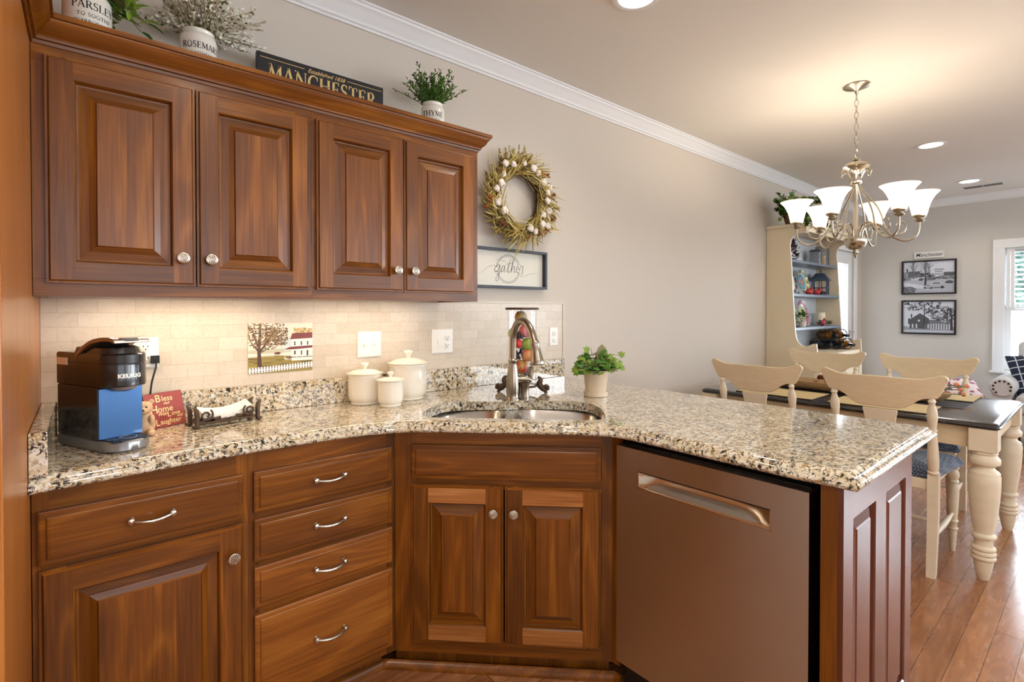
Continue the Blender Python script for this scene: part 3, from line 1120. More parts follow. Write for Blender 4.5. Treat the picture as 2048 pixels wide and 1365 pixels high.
# under-cabinet lamps
for x, lab in ((0.36, 'slim warm light bar under the left wall cabinet'), (1.02, 'slim warm light bar under the right wall cabinet')):
    t = thing('under_cabinet_light', lab, 'light', (x, -0.17, UB + 0.0215), 0, 'under cabinet light bars')
    MB().box(-0.26, -0.02, -0.012, 0.26, 0.02, -0.0002).build('housing', 'white_plate', t, bev=0.002)
    MB().box(-0.25, -0.015, -0.0145, 0.25, 0.015, -0.0122).build('diffuser', 'glow', t, smooth=0)
    light('bar_lamp', 'AREA', (0, 0.0, -0.017), 0.95 if x < .7 else 0.5, (1.0, 0.77, 0.52), 0.5, 0.03, parent=t)

# ------------------------------------------------------------------ base cabinets
BT = 0.8765
YF = -0.465
for k, (xa, xb) in enumerate(((0.0015, 0.4680), (0.4685, 0.9435))):
    lab = ('cherry base cabinet with one drawer over one door below the coffee maker', 'cherry base cabinet with a stack of four drawers left of the sink')[k]
    t = thing('base_cabinet', lab, 'base cabinet', (0, 0, 0), 0, 'cherry base cabinets')
    b = MB()
    b.box(xa, -0.427, 0.10, xb, -0.003, BT)
    b.box(xa, -0.40, 0.001, xb - (0.03 if k else 0), -0.382, 0.0995)
    zr = [(0.072, 0.125), (0.655, 0.700), (0.810, BT)] if k == 0 else [(0.072, 0.125), (0.370, 0.415), (0.515, 0.555), (0.660, 0.705), (0.810, BT)]
    for za, zb in zr:
        b.box(xa + 0.03, -0.445, za, xb - 0.03, -0.4275, zb, 1)
    b.box(xa, -0.4452, 0.072, xa + 0.03, -0.4275, BT)
    b.box(xb - 0.03, -0.4452, 0.072, xb, -0.4275, BT)
    b.build('body', WD, t, smooth=0)
    if k == 0:
        d = drawer_front('drawer', 0.013, 0.4544, 0.6846, 0.8163, YF, t)
        pull(d, 0.2345, 0.7535, YF, 0.09)
        d = raised_door('door', 0.013, 0.4544, 0.105, 0.6727, YF, t, boards=3, st=0.062)
        knob(d, 0.4235, 0.586, YF)
    else:
        for za, zb, hz in ((0.6929, 0.8163, 0.757), (0.5447, 0.6730, 0.612), (0.4047, 0.5284, 0.469), (0.1052, 0.3832, 0.246)):
            d = drawer_front('drawer', 0.4827, 0.9289, za, zb, YF, t, m='wood_h' if za > .5 else 'wood_gold')
            pull(d, 0.706, hz, YF, 0.092)

# corner sink cabinet, turned 45 degrees: local x runs along the front, local y away from the room
t = thing('sink_cabinet', 'diagonal cherry corner cabinet with two doors under the double sink', 'base cabinet', (0, 0, 0), R(-45))
FY = 0.3526
b = MB()
u0, u1 = 0.984, 1.7605
for za, zb in ((0.072, 0.125), (0.663, 0.710), (0.817, BT)):
    b.box(u0 + 0.078, FY, za, u1 - 0.04, FY + 0.018, zb, 1)
b.box(u0, FY - 0.0005, 0.072, u0 + 0.078, FY + 0.018, BT)
b.box(u1 - 0.04, FY - 0.0005, 0.072, u1, FY + 0.018, BT)
b.box(u0 + 0.02, FY + 0.0182, 0.10, u1 - 0.02, FY + 0.60, 0.118)
b.box(u0 + 0.002, FY + 0.0182, 0.1185, u0 + 0.02, FY + 0.045, BT - 0.002)
b.box(u1 - 0.02, FY + 0.0182, 0.1185, u1 - 0.002, FY + 0.045, BT - 0.002)
b.box(u0 - 0.005, FY + 0.031, 0.001, u1 - 0.01, FY + 0.045, 0.0995)
b.build('body', WD, t, smooth=0)
drawer_front('false_drawer_front', 1.0497, 1.7180, 0.7020, 0.8235, 0.3326, t, 'flat cherry front without a handle')
for d0, d1, ku in ((1.0497, 1.3785, 1.346), (1.3843, 1.7180, 1.417)):
    d = raised_door('door', d0, d1, 0.1217, 0.6815, 0.3326, t, boards=2, st=0.062, sap=True)
    knob(d, ku, 0.594, 0.3326)

# filler between sink cabinet and dishwasher belongs to the peninsula carcass
t = thing('peninsula_cabinet', 'cherry end of the peninsula with two tall raised panels facing the room', 'cabinet', (0, 0, 0))
b = MB()
b.box(1.4925, -1.0255, 0.072, 1.512, -0.994, BT)
b.box(1.459, -1.7005, 0.0, 2.081, -1.664, BT)
b.box(2.062, -1.6635, 0.0, 2.081, -0.003, BT)
b.box(1.4595, -1.663, 0.0, 1.475, -1.6645, 0.2)
b.build('body', WD, t, smooth=0)
# panelled end, front at y = -1.7135
e = MB()
yf = -1.7135
X = [1.459, 1.527, 1.711, 1.803, 2.010, 2.081]
zb, zt = 0.16, 0.790
for xa, xb in ((X[0], X[1]), (X[2], X[3]), (X[4], X[5])):
    e.box(xa, yf, 0.0, xb, -1.7007, BT)
for xa, xb in ((X[1], X[2]), (X[3], X[4])):
    e.box(xa, yf, zt, xb, -1.7007, BT)
    e.box(xa, yf, 0.0, xb, -1.7007, zb)
    def lp(k, y):
        return [(xa + k, y, zb + k), (xb - k, y, zb + k), (xb - k, y, zt - k), (xa + k, y, zt - k)]
    e.loft([lp(0, yf), lp(0.004, yf + 0.004), lp(0.006, yf + 0.0125), lp(0.013, yf + 0.0125), lp(0.036, yf + 0.005), lp(0.040, yf + 0.002)], 0, cap=False)
    q = lp(0.040, yf + 0.002)
    e.add(q, [(0, 1, 2, 3)], 0)
e.build('end_panel', ['end_wood', 'end_wood'], t, smooth=0)

# ------------------------------------------------------------------ dishwasher: local x = -world y, local y = world x
t = thing('dishwasher', 'stainless steel dishwasher with a pocket handle in the peninsula', 'dishwasher', (0, 0, 0), R(-90))
a0, a1, F0 = 1.0275, 1.6325, 1.474
z0, z1 = 0.105, 0.843
p0, p1, q0, q1 = 1.118, 1.5365, 0.7205, 0.7705
d = MB()
d.poly([[(a0, z0), (a1, z0), (a1, z1), (a0, z1)], [(p0, q0), (p0, q1), (p1, q1), (p1, q0)]], lambda u, v, w: (u, w, v), F0, F0 + 0.055)
d.build('door', 'steel', t, smooth=0, bev=0.0018)
h = MB()
loops = []
n = 24
for j, (zz, yy) in enumerate(((q0 - 0.004, F0 - 0.0012), (q0 + 0.001, F0 - 0.0016), (q0 + 0.006, F0 + 0.004), (q0 + 0.018, F0 + 0.018), (q0 + 0.034, F0 + 0.028), (q1 - 0.004, F0 + 0.03), (q1 + 0.0005, F0 + 0.026))):
    row = []
    for i in range(n + 1):
        s = -1 + 2 * i / n
        dep = F0 + (yy - F0) * (1 if yy < F0 else (1 - s ** 6))
        row.append((0.5 * (p0 + p1) + s * (p1 - p0) / 2 * (1.0 if j > 1 else 1.004), dep, zz))
    loops.append(row)
vs = [p for l in loops for p in l]
h.add(vs, [(i * (n + 1) + k, i * (n + 1) + k + 1, (i + 1) * (n + 1) + k + 1, (i + 1) * (n + 1) + k) for i in range(len(loops) - 1) for k in range(n)])
h.box(p0 - 0.002, F0 - 0.001, q1, p1 + 0.002, F0 + 0.032, q1 + 0.003, 1)
for x in (p0 - 0.004, p1):
    h.box(x, F0 - 0.0012, q0 - 0.004, x + 0.004, F0 + 0.012, q1 + 0.002)
h.build('pocket_handle', ['nickel', 'black'], t, smooth=60)
MB().box(a0 + 0.004, F0 + 0.058, 0.10, a1 - 0.004, 2.058, 0.862).build('tub', 'black', t, smooth=0)
MB().box(a0 + 0.006, F0 + 0.03, z1 + 0.0008, a1 - 0.006, F0 + 0.0572, z1 + 0.006).build('control_strip', 'black', t, smooth=0)
MB().box(a0 + 0.004, F0 + 0.045, 0.002, a1 - 0.004, F0 + 0.06, 0.0995).build('kick_plate', 'black', t, smooth=0)

# ------------------------------------------------------------------ countertop
t = thing('countertop', 'speckled cream and black granite countertop running round the corner sink', 'countertop', (0, 0, 0))
front = [(1.455, -1.7455), (1.4405, -1.60), (1.4395, -1.35), (1.4390, -1.20), (1.4370, -1.115), (1.4280, -1.055), (1.4020, -1.006), (1.345, -0.937), (1.20, -0.791), (1.06, -0.651), (1.005, -0.598), (0.957, -0.557), (0.905, -0.527), (0.845, -0.505), (0.775, -0.487), (0.66, -0.476), (0.45, -0.476), (0.20, -0.498), (0.0005, -0.523)]
sm = [(p[0], p[1]) for p in smooth_loop([(q[0], q[1], 0) for q in front[1:]], 4, closed=False)]
out = [(2.252, -0.0205), (0.0005, -0.0205)] + sm[::-1] + [front[0], (2.252, -1.7455)]
# counter-clockwise: back wall edge, left wall edge, front ..., end, dining side
nE = len(out)
free = [0.0, 0.0] + [1.0] * (nE - 2)
prof = [(0.012, 0.8775), (0.005, 0.8785), (0.001, 0.8825), (0.0, 0.8875), (0.002, 0.8925), (0.006, 0.8965), (0.0065, 0.8985), (0.0125, 0.8995), (0.0145, 0.9035), (0.019, 0.9085), (0.026, 0.9125), (0.031, 0.914)]
loops = [[(p[0], p[1], z) for p in offset_poly(out, [d0 * f for f in free])] for d0, z in prof]
hole = [(1.075, .40), (1.0625, .45), (1.064, .52), (1.075, .59), (1.10, .645), (1.14, .68), (1.19, .695), (1.25, .702), (1.31, .705), (1.35, .710), (1.385, .722), (1.42, .735), (1.46, .741), (1.54, .741), (1.62, .735), (1.67, .715), (1.71, .67), (1.733, .6), (1.742, .52), (1.742, .44), (1.73, .395), (1.70, .375), (1.64, .37), (1.4, .37), (1.2, .37), (1.11, .375)]
s2 = 2 ** -.5
def uv2w(u, v):
    return ((u + v) * s2, (v - u) * s2)
hole = [uv2w(p[0], p[1]) for p in smooth_loop([(a, c, 0) for a, c in hole], 3)]
b = MB()
b.loft(loops, 0, cap=False)
topo = [(p[0], p[1]) for p in loops[-1]]
for zz, ol in ((0.914, topo), (0.8775, [(p[0], p[1]) for p in loops[0]])):
    tr = tessellate_polygon([[Vector((x, y, 0)) for x, y in ol], [Vector((x, y, 0)) for x, y in hole]])
    b.add([(x, y, zz) for x, y in ol + hole], [tuple(q) for q in tr])
k = len(hole)
b.add([(x, y, 0.914) for x, y in hole] + [(x, y, 0.8775) for x, y in hole], [(i, (i + 1) % k, (i + 1) % k + k, i + k) for i in range(k)])
b.build('slab', 'granite', t, smooth=30)
MB().box(0.035, -0.0205, 0.9142, 2.252, -0.001, 1.017).build('back_upstand', 'granite', t, smooth=0, bev=0.002)
MB().box(0.0005, -0.552, 0.8785, 0.034, -0.001, 1.017).build('side_upstand', 'granite', t, smooth=0, bev=0.002) if False else MB().box(0.0005, -0.512, 0.9143, 0.0335, -0.001, 1.017).build('side_upstand', 'granite', t, smooth=0, bev=0.002)

# ------------------------------------------------------------------ sink
t = thing('kitchen_sink', 'stainless steel double bowl sink set under the granite', 'sink', (0, 0, 0), R(-45))
def sq(cx, cy, hx, hy, z, p=3.6, n=48):
    L_ = []
    for i in range(n):
        a = 2 * PI * i / n
        c, s = math.cos(a), math.sin(a)
        L_.append((cx + hx * math.copysign(abs(c) ** (2 / p), c), cy + hy * math.copysign(abs(s) ** (2 / p), s), z))
    return L_
deck = MB()
bowls = ((1.2065, 0.545, 0.156, 0.168), (1.572, 0.557, 0.182, 0.196))
ol = [(1.03, .355), (1.78, .355), (1.78, .78), (1.03, .78)]
hl = [[(p[0], p[1]) for p in sq(*q, 0)] for q in bowls]
tr = tessellate_polygon([[Vector((x, y, 0)) for x, y in l] for l in [ol] + hl])
deck.add([(x, y, 0.8762) for l in [ol] + hl for x, y in l], [tuple(q) for q in tr])
deck.build('rim', 'sink_steel', t, smooth=0)
for cx, cy, hx, hy in bowls:
    m_ = MB()
    L_ = [sq(cx, cy, hx, hy, 0.8762), sq(cx, cy, hx - 0.004, hy - 0.004, 0.872), sq(cx, cy, hx - 0.012, hy - 0.012, 0.75), sq(cx, cy, hx - 0.022, hy - 0.022, 0.712), sq(cx, cy, hx - 0.05, hy - 0.05, 0.697), sq(cx, cy, 0.045, 0.045, 0.693, 2)]
    m_.loft(L_, 0, cap=False)
    m_.lathe([(0.047, 0.6935), (0.04, 0.688), (0.0, 0.686)], (cx, cy, 0), n=24, cap=False)
    m_.build('bowl', 'sink_steel', t, smooth=45)


# ------------------------------------------------------------------ coffee maker
M['keurig'] = mat('gloss_black_shell', C(34, 30, 30), 0.22, coat=0.4, noise=0.08, nscale=6)
M['keurig_blue_sheen'] = mat('blue_sheen_plate', C(60, 108, 164), 0.25, 0.35, coat=0.4, noise=0.12, nscale=9)  # blue sheen put into the base colour instead of reflected daylight
M['silver'] = mat('silver_plastic', C(150, 150, 152), 0.3, 0.7, noise=0.03)
M['silver_dk'] = mat('silver_bronze_handle', C(150, 132, 118), 0.28, 0.85, noise=0.05)
t = thing('coffee_maker', 'slim black single-cup coffee maker with a blue-tinted plate and silver handle', 'coffee maker', (0.1454, -0.2429, ZT), R(23.4))
def ulp(w, yb, yf, z, r=0.05, n=16):
    """outline with square back and rounded front corners"""
    L_ = [(-w, yb, z)]
    for i in range(n + 1):
        a = PI + (PI / 2) * i / n
        L_.append((-w + r + r * math.cos(a), yf + r + r * math.sin(a), z))
    for i in range(n + 1):
        a = 1.5 * PI + (PI / 2) * i / n
        L_.append((w - r + r * math.cos(a), yf + r + r * math.sin(a), z))
    L_.append((w, yb, z))
    return L_
MB().loft([ulp(.052, .13, -.142, 0.0), ulp(.056, .136, -.147, .006), ulp(.056, .136, -.147, .027), ulp(.053, .133, -.144, .031)]).build('base', 'silver', t, smooth=40)
g = MB()
for i in range(9):
    y = -.083 - i * .0065
    wx = .046 if i < 6 else .046 - (i - 5) * .006
    g.box(-wx, y - .002, .0312, wx, y + .002, .034)
g.box(-.047, -.142, .0311, .047, -.08, .0316, 0)
g.build('drip_tray', 'black', t, smooth=0)
MB().lathe([(.018, .0342), (.021, .0342), (.021, .0352), (.018, .0352), (.018, .0342)], (.004, -.108, 0), n=20, cap=False).build('tray_ring', 'silver', t)
b = MB()
b.box(-.056, -.078, .0312, .056, .136, .176)
b.build('body', 'keurig', t, smooth=0, bev=0.004)
MB().box(-.0535, -.0825, .034, .0535, -.0785, .172).build('front_plate', 'keurig_blue_sheen', t, smooth=0, bev=0.001)
MB().loft([ulp(.055, .136, -.135, .177, .052), ulp(.056, .136, -.138, .180, .053), ulp(.056, .136, -.138, .236, .053), ulp(.0555, .136, -.137, .240, .053), ulp(.0545, .136, -.135, .2405, .052), ulp(.0545, .136, -.135, .2425, .052), ulp(.056, .136, -.137, .243, .053), ulp(.056, .136, -.137, .264, .053), ulp(.053, .132, -.132, .268, .05)]).build('brew_head', 'keurig', t, smooth=40)
MB().lathe([(.030, .1765), (.028, .168), (.012, .162), (0.0, .162)], (0, -.095, 0), n=20).build('spout', 'silver', t)
MB().box(-.0572, .075, .232, -.0562, .134, .252).build('level_window', 'white_plate', t, smooth=0)
hs = MB()
prof = [(.035, .256), (.02, .272), (-.01, .290), (-.045, .304), (-.085, .312), (-.118, .3125), (-.137, .306)]
prof = smooth_loop([(0, y, z) for y, z in prof], 4, closed=False)
loops = []
for i, p in enumerate(prof):
    s = i / (len(prof) - 1)
    w = .0575 - .012 * max(0, s - .55) / .45 * 1.2
    th = .016 - .006 * s
    loops.append([(-w, p.y, p.z - th), (w, p.y, p.z - th), (w, p.y, p.z), (-w, p.y, p.z)])
hs.loft(loops)
o = hs.build('handle', 'silver_dk', t, smooth=40, bev=0.003)
MB().lathe([(.0, .3), (.036, .302), (.038, .306), (.034, .3115), (.0, .313)], (0, -.105, 0.0), n=24).build('handle_cap', 'silver', o)
MB().loft([ulp(.05, .05, -.12, .268, .046), ulp(.047, .045, -.115, .283, .044), ulp(.04, .03, -.10, .287, .04)]).build('lid', 'keurig', t, smooth=40)
tx = MB()
rr_, zc_ = .0536, .2085
def onhead(u, v):
    # wraps round the front of the head: short flat, then the two round corners
    f_, sg = .003, (1 if u >= 0 else -1)
    a = abs(u)
    if a < f_:
        return Vector((u, -.1386, v))
    th = (a - f_) / rr_
    if th < PI / 2:
        return Vector((sg * (f_ + rr_ * math.sin(th)), -.085 - rr_ * math.cos(th), v))
    return Vector((sg * .0566, -.085 + (a - f_ - rr_ * PI / 2), v))
font_mesh(tx, 'KEURIG', .0145, onhead, center=-.005, base=zc_ - .006, offset=.0007, squeeze=1.12)
tx.build('lettering', 'white_plate', t, smooth=0)

# power cord of the coffee maker
cb = MB()
cb.tube(smooth_loop([(.282, -.012, 1.135), (.284, -.045, 1.12), (.270, -.052, 1.06), (.262, -.050, .99), (.245, -.055, .935), (.215, -.06, .919), (.192, -.062, .93)], 6, closed=False), .0028, 8)
cb.box(.270, -.032, 1.122, .294, -.010, 1.148)
tag(cb.build('power_cord', 'black'), 'dark power cord plugged into the outlet behind the coffee maker', 'cord')

# ------------------------------------------------------------------ bear figurine
t = thing('bear_figurine', 'small beige ceramic bear sitting beside the coffee maker', 'figurine', (.240, -.170, ZT), R(-12))
b = MB()
b.ell((0, 0, .030), (.030, .027, .031), 20, 14)
b.ell((0, -.002, .055), (.022, .02, .02), 16, 10)
b.ell((0, -.006, .083), (.024, .022, .022), 20, 14)
b.ell((0.002, -.027, .078), (.012, .012, .0095), 14, 10)
for s in (-1, 1):
    b.ell((s * .019, .0, .102), (.0085, .005, .0085), 12, 8)
    b.ell((s * .022, -.016, .048), (.0085, .012, .017), 12, 8)
    b.ell((s * .021, -.026, .011), (.0115, .02, .011), 12, 8)
M['bear'] = mat('beige_ceramic', C(196, 160, 124), 0.35, noise=0.25, nscale=30)
o = b.build('body', 'bear', t, smooth=80)
md = o.modifiers.new('remesh', 'REMESH'); md.mode = 'VOXEL'; md.voxel_size = .0022; md.use_smooth_shade = True
md = o.modifiers.new('smooth', 'SMOOTH'); md.iterations = 4
MB().ell((0.002, -.0385, .0815), (.0045, .003, .0035), 10, 8).build('nose', 'ink', t)
for s in (-1, 1):
    MB().ell((s * .0095, -.0255, .0895), (.0028, .0022, .003), 10, 8).build('eye', 'ink', t)

# ------------------------------------------------------------------ plaque
M['red_plaque'] = mat('red_plaque_paint', C(150, 66, 62), 0.5, noise=0.14, nscale=30)
M['cream_ink'] = mat('cream_lettering', C(232, 206, 150), 0.5, noise=0.05)
M['dark_red'] = mat('dark_red_edge', C(64, 24, 22), 0.6, noise=0.1)
M['plaque_swirl'] = mat('plaque_swirl', C(118, 46, 44), 0.55, noise=0.1)
e_ = Vector((.8596, .5110, 0))
n_ = Vector((.511, -.8596, 0))                      # towards the room
up_ = Vector((-n_.x * .235, -n_.y * .235, .972))
t = thing('plaque', 'small red plaque with a cream blessing leaning on the upstand', 'plaque', (.255, -.119, ZT))
def pq(u, v, w=0.0):
    nn = e_.cross(up_).normalized()
    return e_ * u + up_ * v + nn * w
b = MB()
b.add([pq(u, v, w) for w in (-.006, 0) for u, v in ((0, .001), (.130, .001), (.130, .116), (0, .116))], [(0, 1, 2, 3), (4, 5, 6, 7), (0, 1, 5, 4), (1, 2, 6, 5), (2, 3, 7, 6), (3, 0, 4, 7)])
b.build('board', 'dark_red', t, smooth=0)
fc = MB()
fc.add([pq(u, v, .0003) for u, v in ((.001, .002), (.129, .002), (.129, .115), (.001, .115))], [(0, 1, 2, 3)])
fc.build('face', 'red_plaque', t, smooth=0)
sw = MB()
for cx, cy, r0 in ((.02, .03, .018), (.035, .012, .012), (.012, .06, .012), (.05, .03, .01)):
    ribbon(sw, [(cx + r0 * (1 - i / 30) * math.cos(i * .45), cy + r0 * (1 - i / 30) * math.sin(i * .45)) for i in range(24)], .0018, lambda u, v: pq(u, v, .0005))
sw.build('swirl_pattern', 'plaque_swirl', t, smooth=0)
tx = MB()
for s, sz, cx, by, sh in (('B', .034, .036, .086, 0), ('less', .026, .0575, .087, 0), ('our', .015, .062, .0755, .2), ('H', .038, .014, .050, 0), ('ome', .029, .0395, .0515, 0), ('With', .0145, .038, .040, .35), ('L', .025, .069, .033, 0), ('ove', .021, .083, .036, 0), ('and', .0135, .100, .0275, .3), ('L', .030, .026, .009, 0), ('aughter', .0235, .042, .0115, 0)):
    font_mesh(tx, s, sz, lambda u, v: pq(u, v, .0008), center=cx, base=by, shear=sh, offset=.0002, align='LEFT')
tx.build('lettering', 'cream_ink', t, smooth=0)

# ------------------------------------------------------------------ napkin holder
t = thing('napkin_holder', 'ornate dark iron napkin holder on the counter in front of the upstand', 'napkin holder', (.466, -.138, ZT), R(8))
hw, hd = .094, .036
f = MB()
f.box(-hw, -hd, .012, hw, hd, .016)
f.build('tray', 'bronze', t, smooth=0, bev=.001)
for sy in (-1, 1):
    s = MB()
    y = sy * hd
    s.tube(smooth_loop([(-hw, y, .017), (0, y, .014), (hw, y, .017)], 6, closed=False), .004, 8)
    for sx in (-1, 1):
        for c0, r0, h0 in ((.066, .020, .040), (.034, .010, .024), (.012, .007, .019)):
            pts = [(sx * (c0 + r0 * (1 - i / 34) * math.cos(i * .34 + 2.2)), y, h0 + r0 * (1 - i / 34) * math.sin(i * .34 + 2.2)) for i in range(26)]
            s.tube(pts, .0032 if r0 > .012 else .0028, 7)
        s.tube(smooth_loop([(sx * hw, y, .015), (sx * .075, y, .022), (sx * .05, y, .030), (sx * .03, y, .022), (0, y, .015)], 5, closed=False), .003, 7)
    s.build('scroll_side', 'bronze', t, smooth=60)
    for sx in (-1, 1):
        p = MB()
        p.loft([[(sx * hw + a * .0045, y + c * .009, z) for a, c in ((-1, -1), (1, -1), (1, 1), (-1, 1))] for z in (.010, .03, .05)] +
               [[(sx * (hw + .003) + a * .004, y + c * .0095, .062) for a, c in ((-1, -1), (1, -1), (1, 1), (-1, 1))], [(sx * (hw + .009) + a * .003, y + c * .007, .069) for a, c in ((-1, -1), (1, -1), (1, 1), (-1, 1))]])
        p.ell((sx * (hw + .002), y, .006), (.010, .012, .006), 12, 8)
        p.ell((sx * (hw + .010), y, .007), (.006, .008, .0045), 10, 6)
        p.build('corner_post', 'bronze', t, smooth=50)
n = MB()
L_ = []
for k in range(7):
    x = -.078 + k * .026
    z0 = .0205 + .016 * ((k - 3.0) / 3.6) ** 2 + (.008 * max(0, k - 3) / 3)
    L_.append([(x, -.028, z0), (x, .028, z0 + .004), (x, .028, z0 + .030), (x, -.028, z0 + .017)])
n.loft(L_)
for k in range(3):
    pass
tag(n.build('napkin_stack', 'paper', smooth=50), 'curled stack of white paper napkins lying in the iron holder', 'napkins')
ns = bpy.data.objects['napkin_stack']; ns.location = (.466, -.138, ZT); ns.rotation_euler = (0, 0, R(8))

# ------------------------------------------------------------------ canisters
def canister(name, x, y, r, rl, hz, hk, label):
    t = thing(name, label, 'canister', (x, y, ZT), R(20), 'white canisters')
    mod = lambda a, h: 1 - .022 * abs(math.sin(4 * a)) ** .6 * (1 if .15 * hz < h < .96 * hz else .2)
    pr = [(r * .80, 0.0), (r * .84, .002), (r * .86, .006), (r * .80, .009), (r * .93, .10 * hz + .006), (r * .99, .22 * hz + .004), (r, .42 * hz), (r, .80 * hz), (r * 1.0, .92 * hz), (r * 1.03, .97 * hz), (r * 1.0, hz), (r * .9, hz - .001), (0, hz - .001)]
    MB().lathe(pr, n=64, mod=mod, cap=False).build('jar', 'ceramic', t, smooth=50)
    lm = lambda a, h: 1 - .02 * abs(math.sin(4 * a)) ** .7
    kr = rl * .235
    h0 = hz + .001
    dome = (hk - hz) * .42
    pr = [(0, h0), (rl * .96, h0), (rl, h0 + .003), (rl * .99, h0 + .006), (rl * .86, h0 + .35 * dome), (rl * .62, h0 + .75 * dome), (rl * .34, h0 + .97 * dome), (0, h0 + dome)]
    l = MB().lathe(pr, n=64, mod=lm, cap=False).build('lid', 'ceramic', t, smooth=50)
    kz = hk - hz - dome
    MB().lathe([(kr * .55, h0 + dome - .003), (kr * .5, h0 + dome + kz * .25), (kr * .95, h0 + dome + kz * .62), (kr, h0 + dome + kz * .8), (kr * .85, h0 + dome + kz * .94), (0, h0 + dome + kz)], n=24, cap=False).build('lid_knob', 'ceramic', l, smooth=60)
canister('canister', .985, -.102, .066, .0745, .122, .170, 'mid-sized white ceramic canister, the left one of the three')
canister('canister', 1.042, -.222, .050, .0575, .101, .138, 'smallest white ceramic canister, in front of the other two')
canister('canister', 1.180, -.113, .081, .0885, .153, .212, 'largest white ceramic canister, behind the small one')

# ------------------------------------------------------------------ faucet
t = thing('faucet', 'brushed nickel gooseneck pull-down faucet behind the double sink', 'faucet', (1.512, -.431, ZT))
fl = lambda a, h: 1 + .035 * math.cos(14 * a) * (1 if .015 < h < .17 else 0)
MB().lathe([(.0315, 0), (.0315, .004), (.029, .008), (.0275, .014), (.0285, .03), (.0295, .06), (.0275, .09), (.022, .125), (.0175, .15), (.0165, .162), (.0195, .166), (.0195, .171), (.0165, .175), (.0155, .18)], n=56, mod=fl).build('body', 'faucet', t, smooth=60)
tip = Vector((-.036, -.196, .168))
d2 = Vector((tip.x, tip.y, 0)).normalized()
reach = Vector((tip.x, tip.y, 0)).length
def sp(r, z):
    return (d2.x * r, d2.y * r, z)
neck = smooth_loop([sp(0, .17), sp(0, .24), sp(.006, .285), sp(.035, .328), sp(.078, .342), sp(.120, .330), sp(.155, .298), sp(.176, .262)], 6, closed=False)
MB().tube(neck, .0152, 20).build('neck', 'faucet', t, smooth=60)
hp = [Vector(sp(.176, .262)), Vector(sp(.181, .248)), Vector(sp(.1815, .246)), Vector(sp(.190, .215)), Vector(sp(.197, .185)), Vector(sp(.1995, .170)), Vector(sp(.2, .167))]
MB().tube(hp, [.0175, .0195, .0185, .0215, .0265, .0300, .0285], 24).build('spray_head', 'faucet', t, smooth=60)
h = MB()
rt = Vector((.7594, -.6507, 0))
def hx(a, z):
    return (rt.x * a, rt.y * a, z)
h.tube([hx(.022, .088), hx(.03, .088), hx(.031, .088), hx(.056, .088), hx(.066, .087), hx(.076, .083), hx(.081, .079)], [.017, .017, .0185, .0185, .018, .012, .008], 20)
h.tube([hx(.04, .102), hx(.04, .108), hx(.04, .111)], [.007, .007, .003], 12)
h.build('valve', 'faucet', t, smooth=50)
MB().tube([hx(.052, .0), hx(.052, .018), hx(.052, .032), hx(.052, .055), hx(.052, .074)], [.019, .019, .0165, .019, .022], 20).build('valve_base', 'faucet', t, smooth=50)
MB().tube([hx(.076, .082), hx(.077, .11), hx(.079, .135), hx(.080, .140), hx(.080, .143)], [.008, .0115, .0095, .0105, .006], 16).build('lever', 'faucet', t, smooth=50)

# ------------------------------------------------------------------ fruit vase
vx, vy = 1.668, -.312
t = thing('fruit_vase', 'tall clear glass cylinder of fruit behind the faucet', 'vase', (vx, vy, ZT))
st = MB()
st.lathe([(.073, .031), (.075, .033), (.073, .038), (.069, .038)], n=32, cap=False)
st.tube([(.071 * math.cos(i * PI / 16), .071 * math.sin(i * PI / 16), .032) for i in range(32)], .0035, 8, closed=True)
for k in range(4):
    a = -.86 + PI / 2 * k
    c, s = math.cos(a), math.sin(a)
    pts = [(.074, .075), (.088, .062), (.081, .042), (.092, .026), (.106, .014), (.118, .016), (.121, .026), (.113, .032), (.106, .027)]
    st.tube(smooth_loop([(c * r, s * r, z) for r, z in pts], 5, closed=False), [.0045 + .010 * math.sin(min(1, i / 25) * PI) if i < 26 else .009 for i in range(len(pts) * 5 - 4)], 10)
    st.tube([(c * .112, s * .112, .0), (c * .112, s * .112, .016)], .008, 10)
st.build('iron_stand', 'bronze', t, smooth=60)
MB().lathe([(.0, .0385), (.066, .0385), (.069, .042), (.069, .388), (.067, .388), (.067, .0415), (0, .041)], n=48, cap=False).build('glass_cylinder', 'glass', t, smooth=40)
MB().lathe([(0, .3885), (.078, .3885), (.0795, .391), (.0795, .396), (.077, .399), (0, .3995)], n=48, cap=False).build('lid', 'bronze', t, smooth=40)

def fmat(n, c1, c2, s=14, lo=.4, hi=.6):
    m, nt, b = newmat(n)
    tc = nt.nodes.new('ShaderNodeTexCoord')
    nz = noise(nt, tc.outputs['Object'], s, 3)
    nt.links.new(ramp(nt, nz, [(lo, c1), (hi, c2)]), b.inputs['Base Color'])
    b.inputs['Roughness'].default_value = .28
    return m
FR = {'blush': fmat('blush_apple', C(196, 62, 50), C(190, 178, 70), 16), 'red': fmat('red_apple', C(170, 24, 26), C(206, 60, 40), 18), 'green': fmat('green_apple', C(96, 140, 40), C(140, 168, 60), 12),
      'straw': fmat('strawberry_red', C(196, 26, 34), C(222, 60, 60), 60), 'pink': fmat('pink_apple', C(216, 90, 80), C(220, 150, 90), 18), 'pear': fmat('ochre_pear', C(150, 128, 40), C(176, 110, 50), 18),
      'lime': fmat('pale_green_fruit', C(170, 180, 100), C(196, 196, 130), 12), 'plum': fmat('plum', C(48, 24, 52), C(76, 36, 62), 14), 'garlic': fmat('pale_fruit', C(214, 180, 150), C(224, 160, 120), 20)}
